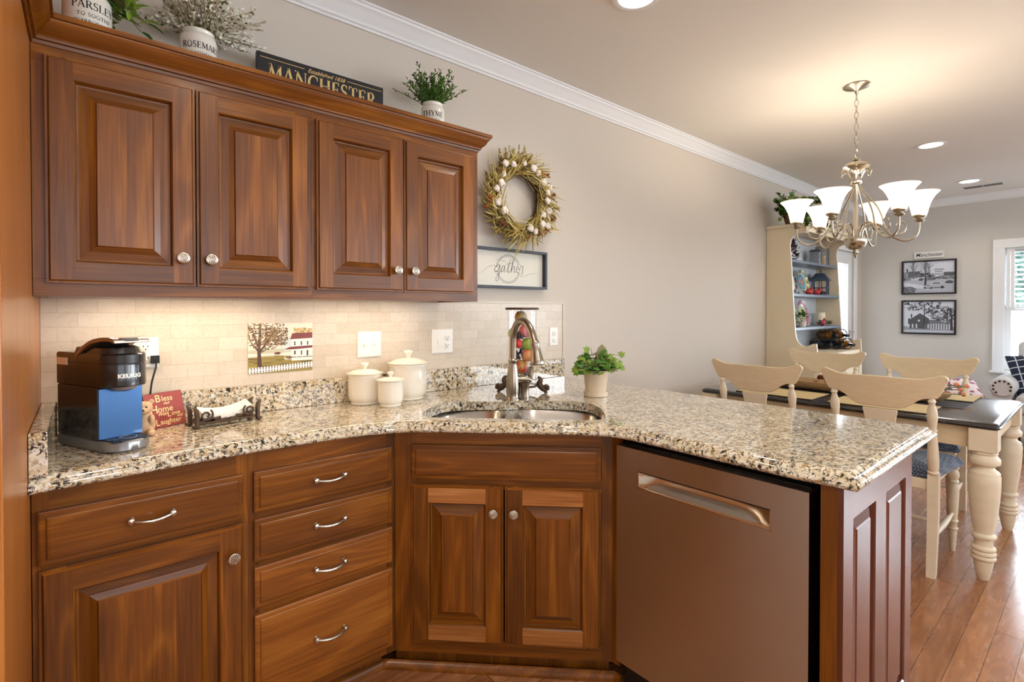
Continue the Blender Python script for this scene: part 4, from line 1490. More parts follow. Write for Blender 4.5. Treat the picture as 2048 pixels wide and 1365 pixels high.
def apple(nm, lab, cat, col, lat, dep, z, r, elong=1.0):
    """lat: to the right as seen from the sink, dep: away from it"""
    p = Vector((vx, vy, ZT)) + rt * lat + Vector((.6507, .7594, 0)) * dep
    t = thing(nm, lab, cat, (p.x, p.y, ZT + z), random.Random(int(z * 1000)).uniform(0, 6), 'fruit in the glass cylinder')
    pr = []
    for i in range(15):
        th = PI * i / 14
        rr = r * math.sin(th) * (1 + .07 * math.cos(th))
        h = -r * elong * math.cos(th)
        if th > 2.5:
            h -= r * .30 * ((th - 2.5) / .64) ** 2
        if th < .5:
            h += r * .14 * ((.5 - th) / .5) ** 2
        pr.append((max(rr, 1e-5), h))
    MB().lathe(pr, n=24, cap=False).build('flesh', FR[col], t, smooth=80)
    MB().tube([(0, 0, r * elong * .68), (.001, 0, r * elong * .9), (.004, 0, r * elong * 1.12)], .0014, 6).build('stem', 'twig', t)
apple('apple', 'large yellow-green apple with a pink blush low in the glass cylinder', 'apple', 'blush', -.008, -.020, .122, .036)
apple('apple', 'bright red apple in the upper half of the glass cylinder', 'apple', 'red', .018, -.024, .292, .034)
apple('apple', 'green apple just under the bright red apple in the glass', 'apple', 'green', .026, -.022, .228, .033)
apple('apple', 'pink and yellow apple right above the large blushed apple', 'apple', 'pink', .026, -.026, .166 + .012, .031)
apple('strawberry', 'red strawberry left of the green apple in the glass', 'strawberry', 'straw', -.018, -.034, .232, .020, 1.15)
apple('pear', 'ochre pear at the very top of the glass cylinder', 'pear', 'pear', -.006, -.02, .356, .029, 1.05)
apple('pale_fruit', 'pale green fruit against the left side of the glass', 'fruit', 'lime', -.044, -.01, .278, .022, 1.2)
apple('plum', 'dark plum low at the right of the glass cylinder', 'plum', 'plum', .030, -.018, .095, .024)
def grapes(lab, lat, dep, z, n, sx, sz, seed):
    q = random.Random(seed)
    p = Vector((vx, vy, ZT)) + rt * lat + Vector((.6507, .7594, 0)) * dep
    t = thing('grape_bunch', lab, 'grapes', (p.x, p.y, ZT + z), 0, 'fruit in the glass cylinder')
    b = MB()
    for i in range(n):
        b.ell((q.uniform(-sx, sx), q.uniform(-.015, .015), q.uniform(-sz, sz)), (.0085,) * 3, 10, 7)
    b.build('berries', 'grape', t, smooth=80)
    MB().tube([(0, 0, sz), (.004, 0, sz + .01)], .0015, 6).build('stem', 'twig', t)
M['grape'] = mat('dark_grape', C(34, 24, 48), .18, noise=.3)
grapes('bunch of dark grapes left of the pink apple', -.018, -.036, .186, 16, .024, .020, 1)
grapes('bunch of dark grapes at the bottom of the glass cylinder', -.008, -.034, .066, 20, .03, .014, 2)
grapes('bunch of dark grapes above the strawberry', -.018, -.034, .27, 16, .014, .014, 3)


# ------------------------------------------------------------------ leaves
def leaf(mb, p, d, up, ln, w, kind='oval', mi=0, curl=.25):
    d = Vector(d).normalized()
    s = d.cross(Vector(up))
    s = s.normalized() if s.length > 1e-5 else d.orthogonal().normalized()
    n = s.cross(d)
    p = Vector(p)
    if kind == 'ivy':
        ol = [(0, 0), (.10, .30), (-.02, .52), (.38, .34), (.62, .46), (.66, .20), (1.0, 0), (.66, -.20), (.62, -.46), (.38, -.34), (-.02, -.52), (.10, -.30)]
        vs = [p + d * (ln * .4)] + [p + d * (a * ln) + s * (b * w * 1.6) - n * (curl * ln * (a * a * .5 + abs(b) * .5)) for a, b in ol]
        k = len(ol)
        mb.add(vs, [(0, 1 + i, 1 + (i + 1) % k) for i in range(k)], mi)
    elif kind == 'blade':
        ol = [(0, .6), (.35, 1), (.7, .7), (1, 0)]
        L_, R_ = [], []
        for a, b in ol:
            c = p + d * (a * ln) - Vector((0, 0, curl * ln * a * a))
            L_.append(c + s * (b * w / 2)); R_.append(c - s * (b * w / 2))
        mb.add(L_ + R_, [(i, i + 1, i + 5, i + 4) for i in range(3)], mi)
    else:
        ol = [(0, 0), (.2, .36), (.5, .5), (.8, .32), (1, 0), (.8, -.32), (.5, -.5), (.2, -.36)]
        mid = p + d * (ln * .5) - n * (curl * ln * .1)
        vs = [mid] + [p + d * (a * ln) + s * (b * w) - n * (curl * ln * (a * a * .4 - abs(b) * .3)) for a, b in ol]
        mb.add(vs, [(0, 1 + i, 1 + (i + 1) % 8) for i in range(8)], mi)


def rdir(q, zlo=-.2, zhi=1.0):
    a = q.uniform(0, 2 * PI)
    z = q.uniform(zlo, zhi)
    r = math.sqrt(max(.05, 1 - z * z))
    return Vector((r * math.cos(a), r * math.sin(a), z))


# ------------------------------------------------------------------ ivy pot on the peninsula
t = thing('potted_ivy', 'small green ivy in a white ceramic pot on the counter right of the sink', 'potted plant', (1.856, -.604, ZT))
M['pot'] = mat('ivory_pot', C(214, 196, 172), .25, coat=.3, noise=.05, nscale=12)
MB().lathe([(.050, .0), (.0545, .002), (.0555, .022), (.052, .0225), (.049, .018), (0, .016)], n=40, cap=False).build('saucer', 'pot', t, smooth=45)
MB().lathe([(0, .017), (.0465, .017), (.047, .022), (.0575, .114), (.0585, .1165), (.0565, .1175), (.0545, .112), (.0535, .104), (0, .103)], n=40, cap=False).build('pot', 'pot', t, smooth=45)
MB().lathe([(.0, .1045), (.0525, .1045), (0, .109)], n=20, cap=False).build('soil', 'soil', t)
q = random.Random(5)
fo = MB(); sm_ = MB()
for i in range(120):
    a = q.uniform(0, 2 * PI); rr = .015 + .075 * q.random() ** .7
    x, y = rr * math.cos(a), rr * math.sin(a)
    lat = x * rt.x + y * rt.y
    hz = .136 + .055 * (1 - rr / .09) + q.uniform(-.016, .028)
    if rr > .07:
        hz -= .012
    e = Vector((x, y, hz))
    sm_.tube([(x * .25, y * .25, .107), (x * .7, y * .7, .5 * (hz + .115)), e], .0009, 5)
    d = Vector((x, y, 0)).normalized() + Vector((q.uniform(-.6, .6), q.uniform(-.6, .6), q.uniform(-.5, .35)))
    ln = q.uniform(.022, .036)
    leaf(fo, e, d, (q.uniform(-.8, .8) - .3, q.uniform(-.8, .8) - .4, 1), ln, ln * .78, 'ivy', i % 3 % 2, .3)
for lat, hz in ((-.078, .112), (-.086, .125), (.098, .155), (.104, .182), (.108, .135), (-.03, .205), (.06, .125)):
    e = rt * lat + Vector((0, 0, hz))
    sm_.tube([(rt.x * lat * .3, rt.y * lat * .3, .107), tuple(rt * lat * .75 + Vector((0, 0, hz + .008))), tuple(e)], .0009, 5)
    leaf(fo, e, rt * (1 if lat > 0 else -1) + Vector((0, 0, -.7 if hz < .18 else .5)), (-.5, -.6, .6), .032, .024, 'ivy', 1, .2)
fo.build('foliage', ['leaf', 'leaf_light'], t, smooth=0)
sm_.build('stems', 'stem', t)
tgm = MB()
bx = rt * .030 + Vector((.65, .76, 0)) * .02
ol = [(-.004, .10), (-.022, .15), (-.027, .185), (-.018, .215), (0, .232), (.018, .215), (.027, .185), (.022, .15), (.004, .10)]
tgm.poly([ol], lambda u, v, w: bx + rt * u + Vector((.65, .76, 0)) * w + Vector((0, 0, v)), 0, .003)
tgm.build('plant_stake', mat('olive_stake', C(142, 136, 96), .6, noise=.2, nscale=60), t, smooth=0, bev=.001)

# ------------------------------------------------------------------ herb crocks on the wall cabinets
CTOP = UT
def crock(name, x, y, face, label, lines, r=.054, h=.215):
    t = thing(name, label, 'potted plant', (x, y, CTOP), face, 'herb crocks on the wall cabinets')
    pr = [(r * .94, 0), (r, .006), (r, h * .84), (r * .98, h * .89), (r * .9, h * .935), (r * .84, h * .945), (r * .84, h * .965), (r * .87, h * .975), (r * .87, h), (r * .80, h), (r * .80, h * .95), (0, h * .94)]
    MB().lathe(pr, n=48, cap=False).build('crock', 'crock', t, smooth=45)
    tx = MB()
    fn = lambda u, v: Vector(((r + .0005) * math.sin(u / r), -(r + .0005) * math.cos(u / r), v))
    for s, hh, base, sq_ in lines:
        roman(tx, s, hh, fn, 0, base, sq_, bold=1.05)
    tx.build('lettering', 'ink', t, smooth=0)
    return t
toward = lambda x, y: math.atan2(-2.1252 - y, .098 - x) + PI / 2
# parsley
t = crock('parsley_crock', .115, -.20, toward(.115, -.2) + .30, 'cream PARSLEY crock in the left corner above the cabinets', (('PARSLEY', .021, .148, .92), ('TO SOOTHE', .0105, .126, 1.05), ('SCARBOROUGH', .0105, .106, .95)), r=.056, h=.215)
q = random.Random(11)
fo, sm_ = MB(), MB()
for i in range(15):
    a = q.uniform(-.9, 1.0) if i < 11 else q.uniform(-.5, 1.8)
    d = Vector((math.cos(a) * .8, math.sin(a) * .8, .55))
    ln = q.uniform(.10, .19)
    pts = [Vector((0, 0, .20)) + d * (ln * s) + Vector((0, 0, -.42 * ln * s * s * 1.6)) for s in (0, .25, .5, .75, 1)]
    sm_.tube(pts, [.0022, .002, .0018, .0014, .001], 6)
    for k in range(7):
        p = pts[1 + k // 2] if k < 6 else pts[4]
        dd = d + Vector((q.uniform(-.9, .9), q.uniform(-.9, .9), q.uniform(-1.0, .2)))
        leaf(fo, p, dd, (0, 0, 1), q.uniform(.03, .055), q.uniform(.012, .018), 'oval', q.choice((0, 0, 1)), .5)
fo.build('foliage', ['leaf_light', 'leaf'], t, smooth=0)
sm_.build('stems', 'stem', t)
# rosemary (white heather-like sprays)
M['bloom'] = mat('pale_bloom', C(244, 240, 224), .8, noise=.15, nscale=80)
M['dry_green'] = mat('grey_green_sprig', C(116, 112, 66), .8, noise=.3, nscale=60)
t = crock('rosemary_crock', .393, -.165, toward(.393, -.165) + .22, 'cream ROSEMARY crock of white sprays left of the black sign', (('ROSEMARY', .020, .144, .86), ('FAITHFUL', .0105, .122, 1.0)), r=.053, h=.212)
q = random.Random(3)
fo, sm_ = MB(), MB()
for i in range(190):
    d = rdir(q, .30, 1.0)
    if q.random() < .4:
        d = (d + Vector((.55, .12, 0))).normalized()
    ln = q.uniform(.10, .22)
    p0 = Vector((q.uniform(-.025, .025), q.uniform(-.025, .025), .205))
    pts = [p0 + d * (ln * s) + Vector((0, 0, -.12 * ln * s * s)) for s in (0, .35, .7, 1)]
    sm_.tube(pts, [.0012, .001, .0008, .0005], 5)
    m_ = 22
    for k in range(m_):
        s = .25 + .75 * k / m_
        p = p0 + d * (ln * s) + Vector((0, 0, -.12 * ln * s * s))
        dd = d + Vector((q.uniform(-1.2, 1.2), q.uniform(-1.2, 1.2), q.uniform(-1, 1)))
        leaf(fo, p, dd, (q.random(), q.random(), 1), q.uniform(.009, .016), .008, 'oval', 0 if q.random() < .9 else 1, .1)
fo.build('foliage', ['bloom', 'dry_green'], t, smooth=0)
sm_.build('stems', 'dry_green', t)
# thyme
M['thyme_leaf'] = mat('thyme_leaf', C(104, 140, 62), .5, noise=.4, nscale=40)
M['violet'] = mat('violet_flower', C(56, 52, 110), .7, noise=.2)
t = crock('thyme_crock', 1.284, -.15, toward(1.284, -.15), 'cream THYME crock with violet flowers right of the black sign', (('THYME', .024, .150, .92), ('COURAGE', .0105, .130, 1.0)), r=.051, h=.218)
q = random.Random(8)
fo, sm_ = MB(), MB()
for i in range(64):
    d = rdir(q, .40, 1.0)
    ln = q.uniform(.09, .19)
    p0 = Vector((q.uniform(-.022, .022), q.uniform(-.022, .022), .208))
    P_ = lambda s: p0 + d * (ln * s) + Vector((0, 0, .02 * ln * s))
    sm_.tube([P_(0), P_(.5), P_(1)], [.0013, .001, .0006], 5)
    for k in range(13):
        s = .12 + .88 * k / 13
        for g in (0, 1):
            dd = d * .5 + Vector((q.uniform(-1, 1), q.uniform(-1, 1), q.uniform(-.3, .8)))
            leaf(fo, P_(s), dd, (q.random(), q.random(), 1), q.uniform(.012, .022), .0055, 'oval', q.choice((0, 0, 1)), .1)
    if i % 3 == 0:
        for g in range(5):
            leaf(fo, P_(q.uniform(.75, 1)), rdir(q, -.5, 1), (0, 0, 1), .010, .010, 'oval', 2, 0)
fo.build('foliage', ['thyme_leaf', 'leaf', 'violet'], t, smooth=0)
sm_.build('stems', 'leaf_dark', t)

# ------------------------------------------------------------------ black family-name sign on the cabinets
t = thing('wooden_sign', 'long black sign with gold MANCHESTER lettering on top of the wall cabinets', 'sign', (.831, -.09, CTOP), R(0))
M['sign_black'] = mat('sign_black', C(32, 32, 34), .5, noise=.08)
M['gold'] = mat('gold_lettering', C(222, 186, 122), .5, noise=.04)
MB().box(-.246, 0, 0, .246, .018, .252).build('board', 'sign_black', t, smooth=0, bev=.001)
tx = MB()
fs = lambda u, v: Vector((u, -.0006, v))
roman(tx, 'MANCHESTER', .060, fs, .002, .158, .80, .05, 1.0)
for a, b_ in ((-.235, -.078), (.090, .238)):
    ribbon(tx, [(a, .2345), (b_, .2345)], .0022, fs)
font_mesh(tx, 'Established 1838', .0215, fs, 0.006, .2255, .4, offset=.0002)
tx.build('lettering', 'gold', t, smooth=0)

# ------------------------------------------------------------------ tile mural
def mural():
    t = thing('tile_mural', 'painted tile scene of a white farmhouse and tree set in the backsplash', 'mural', (.568, -.0085, 1.059))
    w, h = .236, .191
    MB().box(0, -.0015, 0, w, -.0002, h).build('tile', 'ceramic', t, smooth=0)
    P = []
    sky = C(236, 224, 206)
    P.append((sky, rect(0, 0, 1, 1)))
    for i in range(14):
        q = random.Random(i)
        P.append((C(206, 216, 214), blob(.5 + .3 * q.random(), .45 + .25 * q.random(), .12, .03, 10, i)))
    P.append((C(196, 190, 164), blob(.3, .43, .4, .05, 14, 3)))
    P.append((C(150, 132, 66), [(0, 0), (1, 0), (1, .25), (.62, .33), (.3, .36), (0, .33)]))
    for i in range(30):
        q = random.Random(100 + i)
        P.append((random.choice((C(132, 118, 52), C(112, 100, 48), C(170, 150, 80), C(96, 80, 50))), blob(q.random(), .12 + .2 * q.random(), .07, .012, 8, i)))
    for i in range(16):
        P.append((C(240, 232, 220), rect(.01 + i * .024, .33, .022 + i * .024, .40)))
    P.append((C(110, 58, 48), blob(.445, .39, .05, .028, 10, 5)))
    # house
    wh = C(244, 234, 226)
    P.append((wh, rect(.66, .22, 1, .68)))
    P.append((C(128, 62, 56), [(.635, .665), (.675, .79), (1, .80), (1, .68)]))
    for i in range(60):
        q = random.Random(300 + i)
        P.insert(20 + i, (q.choice((C(196, 160, 96), C(160, 140, 76), C(206, 176, 120))), blob(.84 + q.uniform(-.13, .16), .82 + q.uniform(-.03, .07), .02, .016, 7, i)))
    P.append((C(118, 60, 54), [(.54, .455), (.64, .51), (1, .525), (1, .475), (.56, .445)]))
    P.append((wh, rect(.545, .44, 1, .455)))
    for x in (.70, .807, .91):
        P.append((C(64, 58, 54), rect(x, .54, x + .025, .615)))
        P.append((wh, rect(x, .575, x + .025, .580)))
    for x, za in ((.70, .345), (.81, .335), (.905, .31)):
        P.append((C(70, 62, 58), rect(x, za, x + .027, .425)))
    P.append((C(90, 74, 66), rect(.65, .285, 1, .30)))
    P.append((wh, rect(.55, .255, 1, .275)))
    for x in (.55, .60, .645, .735, .83):
        P.append((wh, rect(x, .27, x + .009, .45)))
    P.append((C(210, 200, 190), rect(.66, .34, .74, .35)))
    P.append((C(120, 92, 84), blob(.62, .29, .05, .03, 9, 9)))
    # tree
    tr = C(82, 56, 42)
    P.append((tr, limb([(.17, .13), (.165, .3), (.16, .5), (.175, .75), (.18, 1.0)], .065, .03)))
    P.append((tr, limb([(.165, .42), (.25, .56), (.33, .72), (.42, .88)], .045, .015)))
    P.append((tr, limb([(.16, .5), (.10, .72), (.05, .92)], .04, .014)))
    P.append((tr, limb([(.15, .45), (.08, .56), (.02, .68)], .028, .01)))
    P.append((tr, limb([(.28, .62), (.4, .7), (.5, .74)], .02, .008)))
    P.append((tr, limb([(.2, .42), (.29, .5), (.36, .54)], .02, .008)))
    q = random.Random(77)
    lc = [C(122, 98, 58), C(100, 84, 48), C(146, 112, 66), C(132, 82, 52), C(86, 76, 50), C(160, 128, 82)]
    for i in range(760):
        a = q.uniform(0, 2 * PI); rr = math.sqrt(q.random())
        x, y = .26 + .34 * rr * math.cos(a), .80 + .33 * rr * math.sin(a)
        if q.random() < .3:
            x, y = q.uniform(.25, .6), q.uniform(.55, .9)
        P.append((q.choice(lc), blob(x, y, q.uniform(.008, .02), q.uniform(.008, .018), 6, i)))
    for i in range(10):
        P.append((tr, limb([(.2 + .05 * i * .3, .10), (.16 + .02 * i, .16)], .012, .006)))
    # picket fence
    for i in range(23):
        x = .012 + i * .0435
        b0 = .012 + .05 * i / 22
        P.append((C(120, 96, 84), rect(x + .024, b0, x + .042, b0 + .10)))
    for i in range(23):
        x = .012 + i * .0435
        b0 = .005 + .06 * i / 22
        P.append((C(250, 246, 240), [(x, b0), (x + .027, b0), (x + .027, b0 + .10), (x + .0135, b0 + .125), (x, b0 + .10)]))
    P.append((C(250, 246, 240), [(0, .052), (1, .112), (1, .126), (0, .066)]))
    picture('painted_scene', w, h, P, lambda u, v, l: Vector((u, -.0016 - l * .02, v)), t)
mural()

# ------------------------------------------------------------------ switches and outlets
def plate(name, label, x0, x1, z0, z1, kinds, grp):
    t = thing(name, label, 'wall plate', ((x0 + x1) / 2, -.0085, (z0 + z1) / 2), 0, grp)
    hw_, hh_ = (x1 - x0) / 2, (z1 - z0) / 2
    b = MB()
    b.loft([[(-hw_, -.0002, -hh_), (hw_, -.0002, -hh_), (hw_, -.0002, hh_), (-hw_, -.0002, hh_)], [(-hw_, -.003, -hh_), (hw_, -.003, -hh_), (hw_, -.003, hh_), (-hw_, -.003, hh_)],
            [(-hw_ + .005, -.006, -hh_ + .005), (hw_ - .005, -.006, -hh_ + .005), (hw_ - .005, -.006, hh_ - .005), (-hw_ + .005, -.006, hh_ - .005)]])
    b.build('cover', 'white_plate', t, smooth=0)
    n_ = len(kinds)
    for i, k in enumerate(kinds):
        cx = (i - (n_ - 1) / 2) * (2 * hw_ / n_) * .86
        if k == 's':
            s = MB().box(cx - .005, -.0075, -.012, cx + .005, -.006, .012)
            s.add([(cx - .004, -.006, -.003), (cx + .004, -.006, -.003), (cx + .004, -.006, .011), (cx - .004, -.006, .011), (cx - .0035, -.018, -.006), (cx + .0035, -.018, -.006), (cx + .0035, -.016, .002), (cx - .0035, -.016, .002)],
                  [(0, 1, 5, 4), (1, 2, 6, 5), (2, 3, 7, 6), (3, 0, 4, 7), (4, 5, 6, 7)])
            s.build('toggle', 'white_plate', t, smooth=0)
        else:
            for zz in (-.0195, .0195):
                o_ = MB().lathe([(.0165, 0.0058), (.0165, .0078), (.0155, .0085), (0, .0085)], (cx, 0, zz), n=24, axis='-y', cap=False)
                o_ = o_.build('socket', 'white_plate', t, smooth=40)
                sl = MB()
                for dx in (-.0062, .0062):
                    sl.box(cx + dx - .001, -.0089, zz - .001, cx + dx + .001, -.0086, zz + .007)
                sl.lathe([(.0022, .0086), (.0022, .0089), (0, .0089)], (cx, 0, zz - .0075), n=10, axis='-y', cap=False)
                sl.build('slot', 'ink', o_, smooth=0)
    sc = MB()
    for i, k in enumerate(kinds):
        cx = (i - (n_ - 1) / 2) * (2 * hw_ / n_) * .86
        for zz in ((-.030, .030) if k == 's' else (0,)):
            sc.lathe([(.0028, .006), (.0025, .0068), (0, .007)], (cx, 0, zz), n=10, axis='-y', cap=False)
    sc.build('screw', 'white_plate', t)
plate('switch_plate', 'white double light switch above the canisters', .992, 1.101, 1.096, 1.208, 'ss', 'wall plates on the backsplash')
plate('switch_plate', 'white wall plate with one switch and one outlet near the cabinet end', 1.358, 1.477, 1.092, 1.208, 'so', 'wall plates on the backsplash')
plate('outlet_plate', 'small white outlet at the right end of the tiles', 2.136, 2.204, 1.094, 1.202, 'o', 'wall plates on the backsplash')
plate('outlet_plate', 'white outlet plate partly hidden behind the coffee maker', .221, .293, 1.106, 1.209, 'o', 'wall plates on the backsplash')

# ------------------------------------------------------------------ wreath
t = thing('wreath', 'dried wreath of twigs, grasses and cotton bolls on the wall beside the cabinets', 'wreath', (1.872, -.045, 1.893))
q = random.Random(21)
tw, gr, gp = MB(), MB(), MB()
for k in range(16):
    r0 = q.uniform(.145, .19); ph = q.uniform(0, 6); y0 = q.uniform(-.022, .022)
    pts = [((r0 + .016 * math.sin(3 * a + ph)) * math.cos(a) * .98, y0 + .012 * math.sin(2 * a + ph * 2), (r0 + .016 * math.sin(3 * a + ph)) * math.sin(a)) for a in [2 * PI * i / 40 for i in range(40)]]
    tw.tube(pts, q.uniform(.002, .0042), 6, closed=True)
tw.build('twig_ring', 'twig', t)
M['straw'] = mat('dry_grass', C(172, 150, 78), .8, noise=.3, nscale=50)
M['straw2'] = mat('dry_olive', C(128, 106, 40), .8, noise=.3, nscale=50)
M['straw3'] = mat('pale_straw', C(198, 184, 124), .8, noise=.2, nscale=50)
M['cotton'] = mat('cotton', C(236, 228, 220), .95, noise=.06, nscale=90, bump=.5, bscale=160)
M['husk'] = mat('brown_husk', C(112, 68, 34), .8, noise=.3, nscale=60)
M['amber'] = mat('amber_leaf', C(176, 100, 34), .7, noise=.3, nscale=60)
for i in range(520):
    a = q.uniform(0, 2 * PI)
    rr = q.uniform(.13, .20)
    p = Vector((rr * math.cos(a), -.012 + q.uniform(-.02, .012), rr * math.sin(a)))
    tang = Vector((-math.sin(a), 0, math.cos(a))) * (-1 if q.random() < .8 else 1)
    rad = Vector((math.cos(a), 0, math.sin(a)))
    d = tang * q.uniform(.5, 1) + rad * q.uniform(-.35, .95) + Vector((0, q.uniform(-.45, .1), 0))
    ln = q.uniform(.07, .16)
    leaf(gr, p, d, (q.uniform(-.4, .4), -1, q.uniform(-.4, .4)), ln, q.uniform(.004, .009), 'blade', q.choice((0, 0, 1, 2)), q.uniform(-.1, .15))
gr.build('dried_grass', ['straw', 'straw2', 'straw3'], t, smooth=0)
for i in range(110):                                       # seed heads
    a = q.uniform(0, 2 * PI); rr = q.uniform(.16, .235)
    p = Vector((rr * math.cos(a), -.018 + q.uniform(-.015, .01), rr * math.sin(a)))
    d = Vector((math.cos(a + q.uniform(-1.2, .2)), -.2, math.sin(a + q.uniform(-1.2, .2))))
    for k in range(10):
        leaf(gp, p + d * (.005 * k), d + Vector((q.uniform(-.8, .8), q.uniform(-.8, .3), q.uniform(-.8, .8))), (0, -1, 0), .012, .007, 'oval', q.choice((0, 1, 1)), .2)
gp.build('seed_heads', ['straw', 'straw2'], t, smooth=0)
cot = [(.62, .19), (.95, .185), (1.2, .18), (1.5, .19), (1.95, .18), (2.25, .205), (2.45, .17), (.3, .185), (.05, .17), (-.2, .2), (-.45, .16), (-.75, .18), (-1.05, .19), (-1.25, .16), (-2.6, .16), (-2.9, .17), (3.0, .18), (2.8, .165), (.42, .215), (-.62, .22)]
for i, (a, rr) in enumerate(cot):
    b = MB()
    c = Vector((rr * math.cos(a), -.032 - .008 * (i % 3), rr * math.sin(a)))
    s0 = q.uniform(.013, .018)
    for k in range(4):
        b.ell(c + Vector((s0 * .55 * math.cos(k * 1.57 + i), -.003 * (k % 2), s0 * .55 * math.sin(k * 1.57 + i))), (s0 * .8,) * 3, 10, 7)
    o = b.build('cotton_boll', 'cotton', t, smooth=80)
    hk_ = MB()
    for k in range(5):
        an = k * 1.256 + i
        leaf(hk_, c + Vector((0, .012, 0)), Vector((math.cos(an), -.5, math.sin(an))), (0, -1, 0), s0 * 1.7, s0 * .7, 'oval', 0, -.3)
    hk_.build('husk', 'husk', o, smooth=0)
for i, (a, rr, m_) in enumerate(((1.75, .19, 'husk'), (2.2, .22, 'husk'), (.8, .215, 'amber'), (.7, .23, 'husk'), (-2.85, .23, 'amber'), (-3.0, .215, 'amber'), (-1.0, .21, 'husk'), (-.35, .235, 'husk'), (1.45, .21, 'husk'), (-1.9, .18, 'amber'), (1.0, .19, 'husk'), (2.5, .2, 'husk'), (-.7, .235, 'amber'), (-1.4, .2, 'husk'), (.2, .225, 'husk'), (-2.3, .2, 'husk'))):
    b = MB()
    c = Vector((rr * math.cos(a), -.03, rr * math.sin(a)))
    for k in range(7):
        leaf(b, c, rdir(q, -1, 1) + Vector((0, -.5, 0)), (0, -1, .2), .026, .017, 'oval', 0, .5)
    b.build('curled_leaf', m_, t, smooth=0)

# ------------------------------------------------------------------ gather sign
t = thing('framed_sign', 'white framed sign with script gather inside a leaf ring under the wreath', 'sign', (1.828, -.002, 1.5215))
fw, fh, ft = .262, .1045, .013
f = MB()
f.poly([[(-fw, -fh), (fw, -fh), (fw, fh), (-fw, fh)], [(-fw + ft, -fh + ft), (-fw + ft, fh - ft), (fw - ft, fh - ft), (fw - ft, -fh + ft)]], lambda u, v, w: (u, w, v), -.040, -.0005)
f.build('frame', mat('dark_slate_frame', C(44, 50, 62), .45, noise=.15, nscale=30), t, smooth=0, bev=.0015)
MB().box(-fw + ft - .001, -.012, -fh + ft - .001, fw - ft + .001, -.008, fh - ft + .001).build('backing', mat('sign_white', C(226, 222, 210), .7, noise=.03), t, smooth=0)
tx = MB()
gf = lambda u, v: Vector((u, -.0125, v))
def sc_(pts, w, k=5):
    ribbon(tx, [(p.x, p.y) for p in smooth_loop([(a, b_, 0) for a, b_ in pts], k, closed=False)], w, gf)
# g a t h e r in one running hand with long flourishes
sc_([(-.205, -.036), (-.17, -.020), (-.14, .002), (-.11, .012), (-.088, .014)], (.0006, .0012, .0012))
sc_([(-.062, .018), (-.078, .016), (-.092, -.002), (-.088, -.018), (-.074, -.014), (-.064, .004), (-.060, .018)], (.0016, .0036, .0016))
sc_([(-.058, .020), (-.062, -.02), (-.068, -.055), (-.080, -.068), (-.086, -.055), (-.070, -.03), (-.048, -.010), (-.034, .012)], (.0034, .002, .0012))
sc_([(-.026, .016), (-.040, .012), (-.050, -.006), (-.046, -.018), (-.034, -.010), (-.024, .014)], (.0014, .0036, .0014))
sc_([(-.022, .018), (-.028, -.010), (-.022, -.018), (-.010, -.004), (.004, .030)], (.0034, .002, .0012))
sc_([(.014, .052), (.004, .02), (-.004, -.012), (.004, -.018), (.016, -.006)], (.0018, .0036, .0014))
sc_([(-.014, .024), (.010, .030), (.030, .034)], .0016)
sc_([(.016, -.006), (.034, .03), (.042, .052), (.036, .054), (.028, .03), (.020, -.018)], (.0012, .002, .0036))
sc_([(.020, -.012), (.034, .014), (.042, .012), (.040, -.006), (.042, -.017), (.054, -.008)], (.0014, .0034, .0014))
sc_([(.054, -.006), (.068, .004), (.070, .016), (.062, .016), (.056, .0), (.060, -.016), (.074, -.014), (.084, .004)], (.0012, .003, .0014))
sc_([(.082, .000), (.088, .024), (.094, .016), (.104, .018), (.100, -.006), (.098, -.024)], (.0014, .003, .0034))
sc_([(.098, -.022), (.085, -.034), (.110, -.036), (.15, -.022), (.19, -.016), (.215, -.018)], (.0014, .0012, .0006))
sc_([(-.088, .040), (-.07, .048), (-.04, .042), (-.008, .034)], (.0008, .0016, .0008))
q = random.Random(4)
lf = MB()
for i in range(34):
    a = 2 * PI * i / 34
    if abs(math.sin(a)) < .28 and i % 2:
        continue
    for s in (-1, 1):
        rr = .078
        p = Vector((rr * math.cos(a), -.0126, rr * math.sin(a) * .93))
        d = Vector((-math.sin(a) + s * .8 * math.cos(a), 0, math.cos(a) + s * .8 * math.sin(a)))
        leaf(lf, p, d, (0, -1, 0), .0105, .0038, 'oval', 0, 0)
lf.build('leaf_ring', mat('leaf_ink', C(78, 84, 66), .7, noise=.2), t, smooth=0)
tx.build('lettering', 'ink', t, smooth=0)


# ------------------------------------------------------------------ dining table
def ogon(r, z, n=4, rot=PI / 4):
    return [(r * 2 ** .5 * math.cos(rot + 2 * PI * k / n), r * 2 ** .5 * math.sin(rot + 2 * PI * k / n), z) for k in range(n)]


TX0, TX1, TY0, TY1 = 3.335, 4.315, -1.785, -0.265
t = thing('dining_table', 'cream turned-leg dining table with a dark brown top', 'table', ((TX0 + TX1) / 2, (TY0 + TY1) / 2, 0))
lx, ly = (TX1 - TX0) / 2, (TY1 - TY0) / 2
M['table_top'] = wood('dark_table_top', (C(20, 18, 18), C(34, 30, 30), C(50, 44, 42)), 'y', rough=.16, coat=.5, ring=12, grain=.4, tone=.2)
def rl(e, z, r=.03):
    L_ = []
    for cx, cy, a0 in ((lx - e - r, ly - e - r, 0), (-lx + e + r, ly - e - r, 90), (-lx + e + r, -ly + e + r, 180), (lx - e - r, -ly + e + r, 270)):
        for k in range(5):
            a = R(a0 + 22.5 * k)
            L_.append((cx + r * math.cos(a), cy + r * math.sin(a), z))
    return L_
b = MB().loft([rl(.012, .735), rl(.003, .739), rl(0, .746), rl(.002, .753), rl(.008, .757), rl(.010, .7605), rl(.018, .764), rl(.022, .765)])
b.build('tabletop', 'table_top', t, smooth=30)
b = MB()
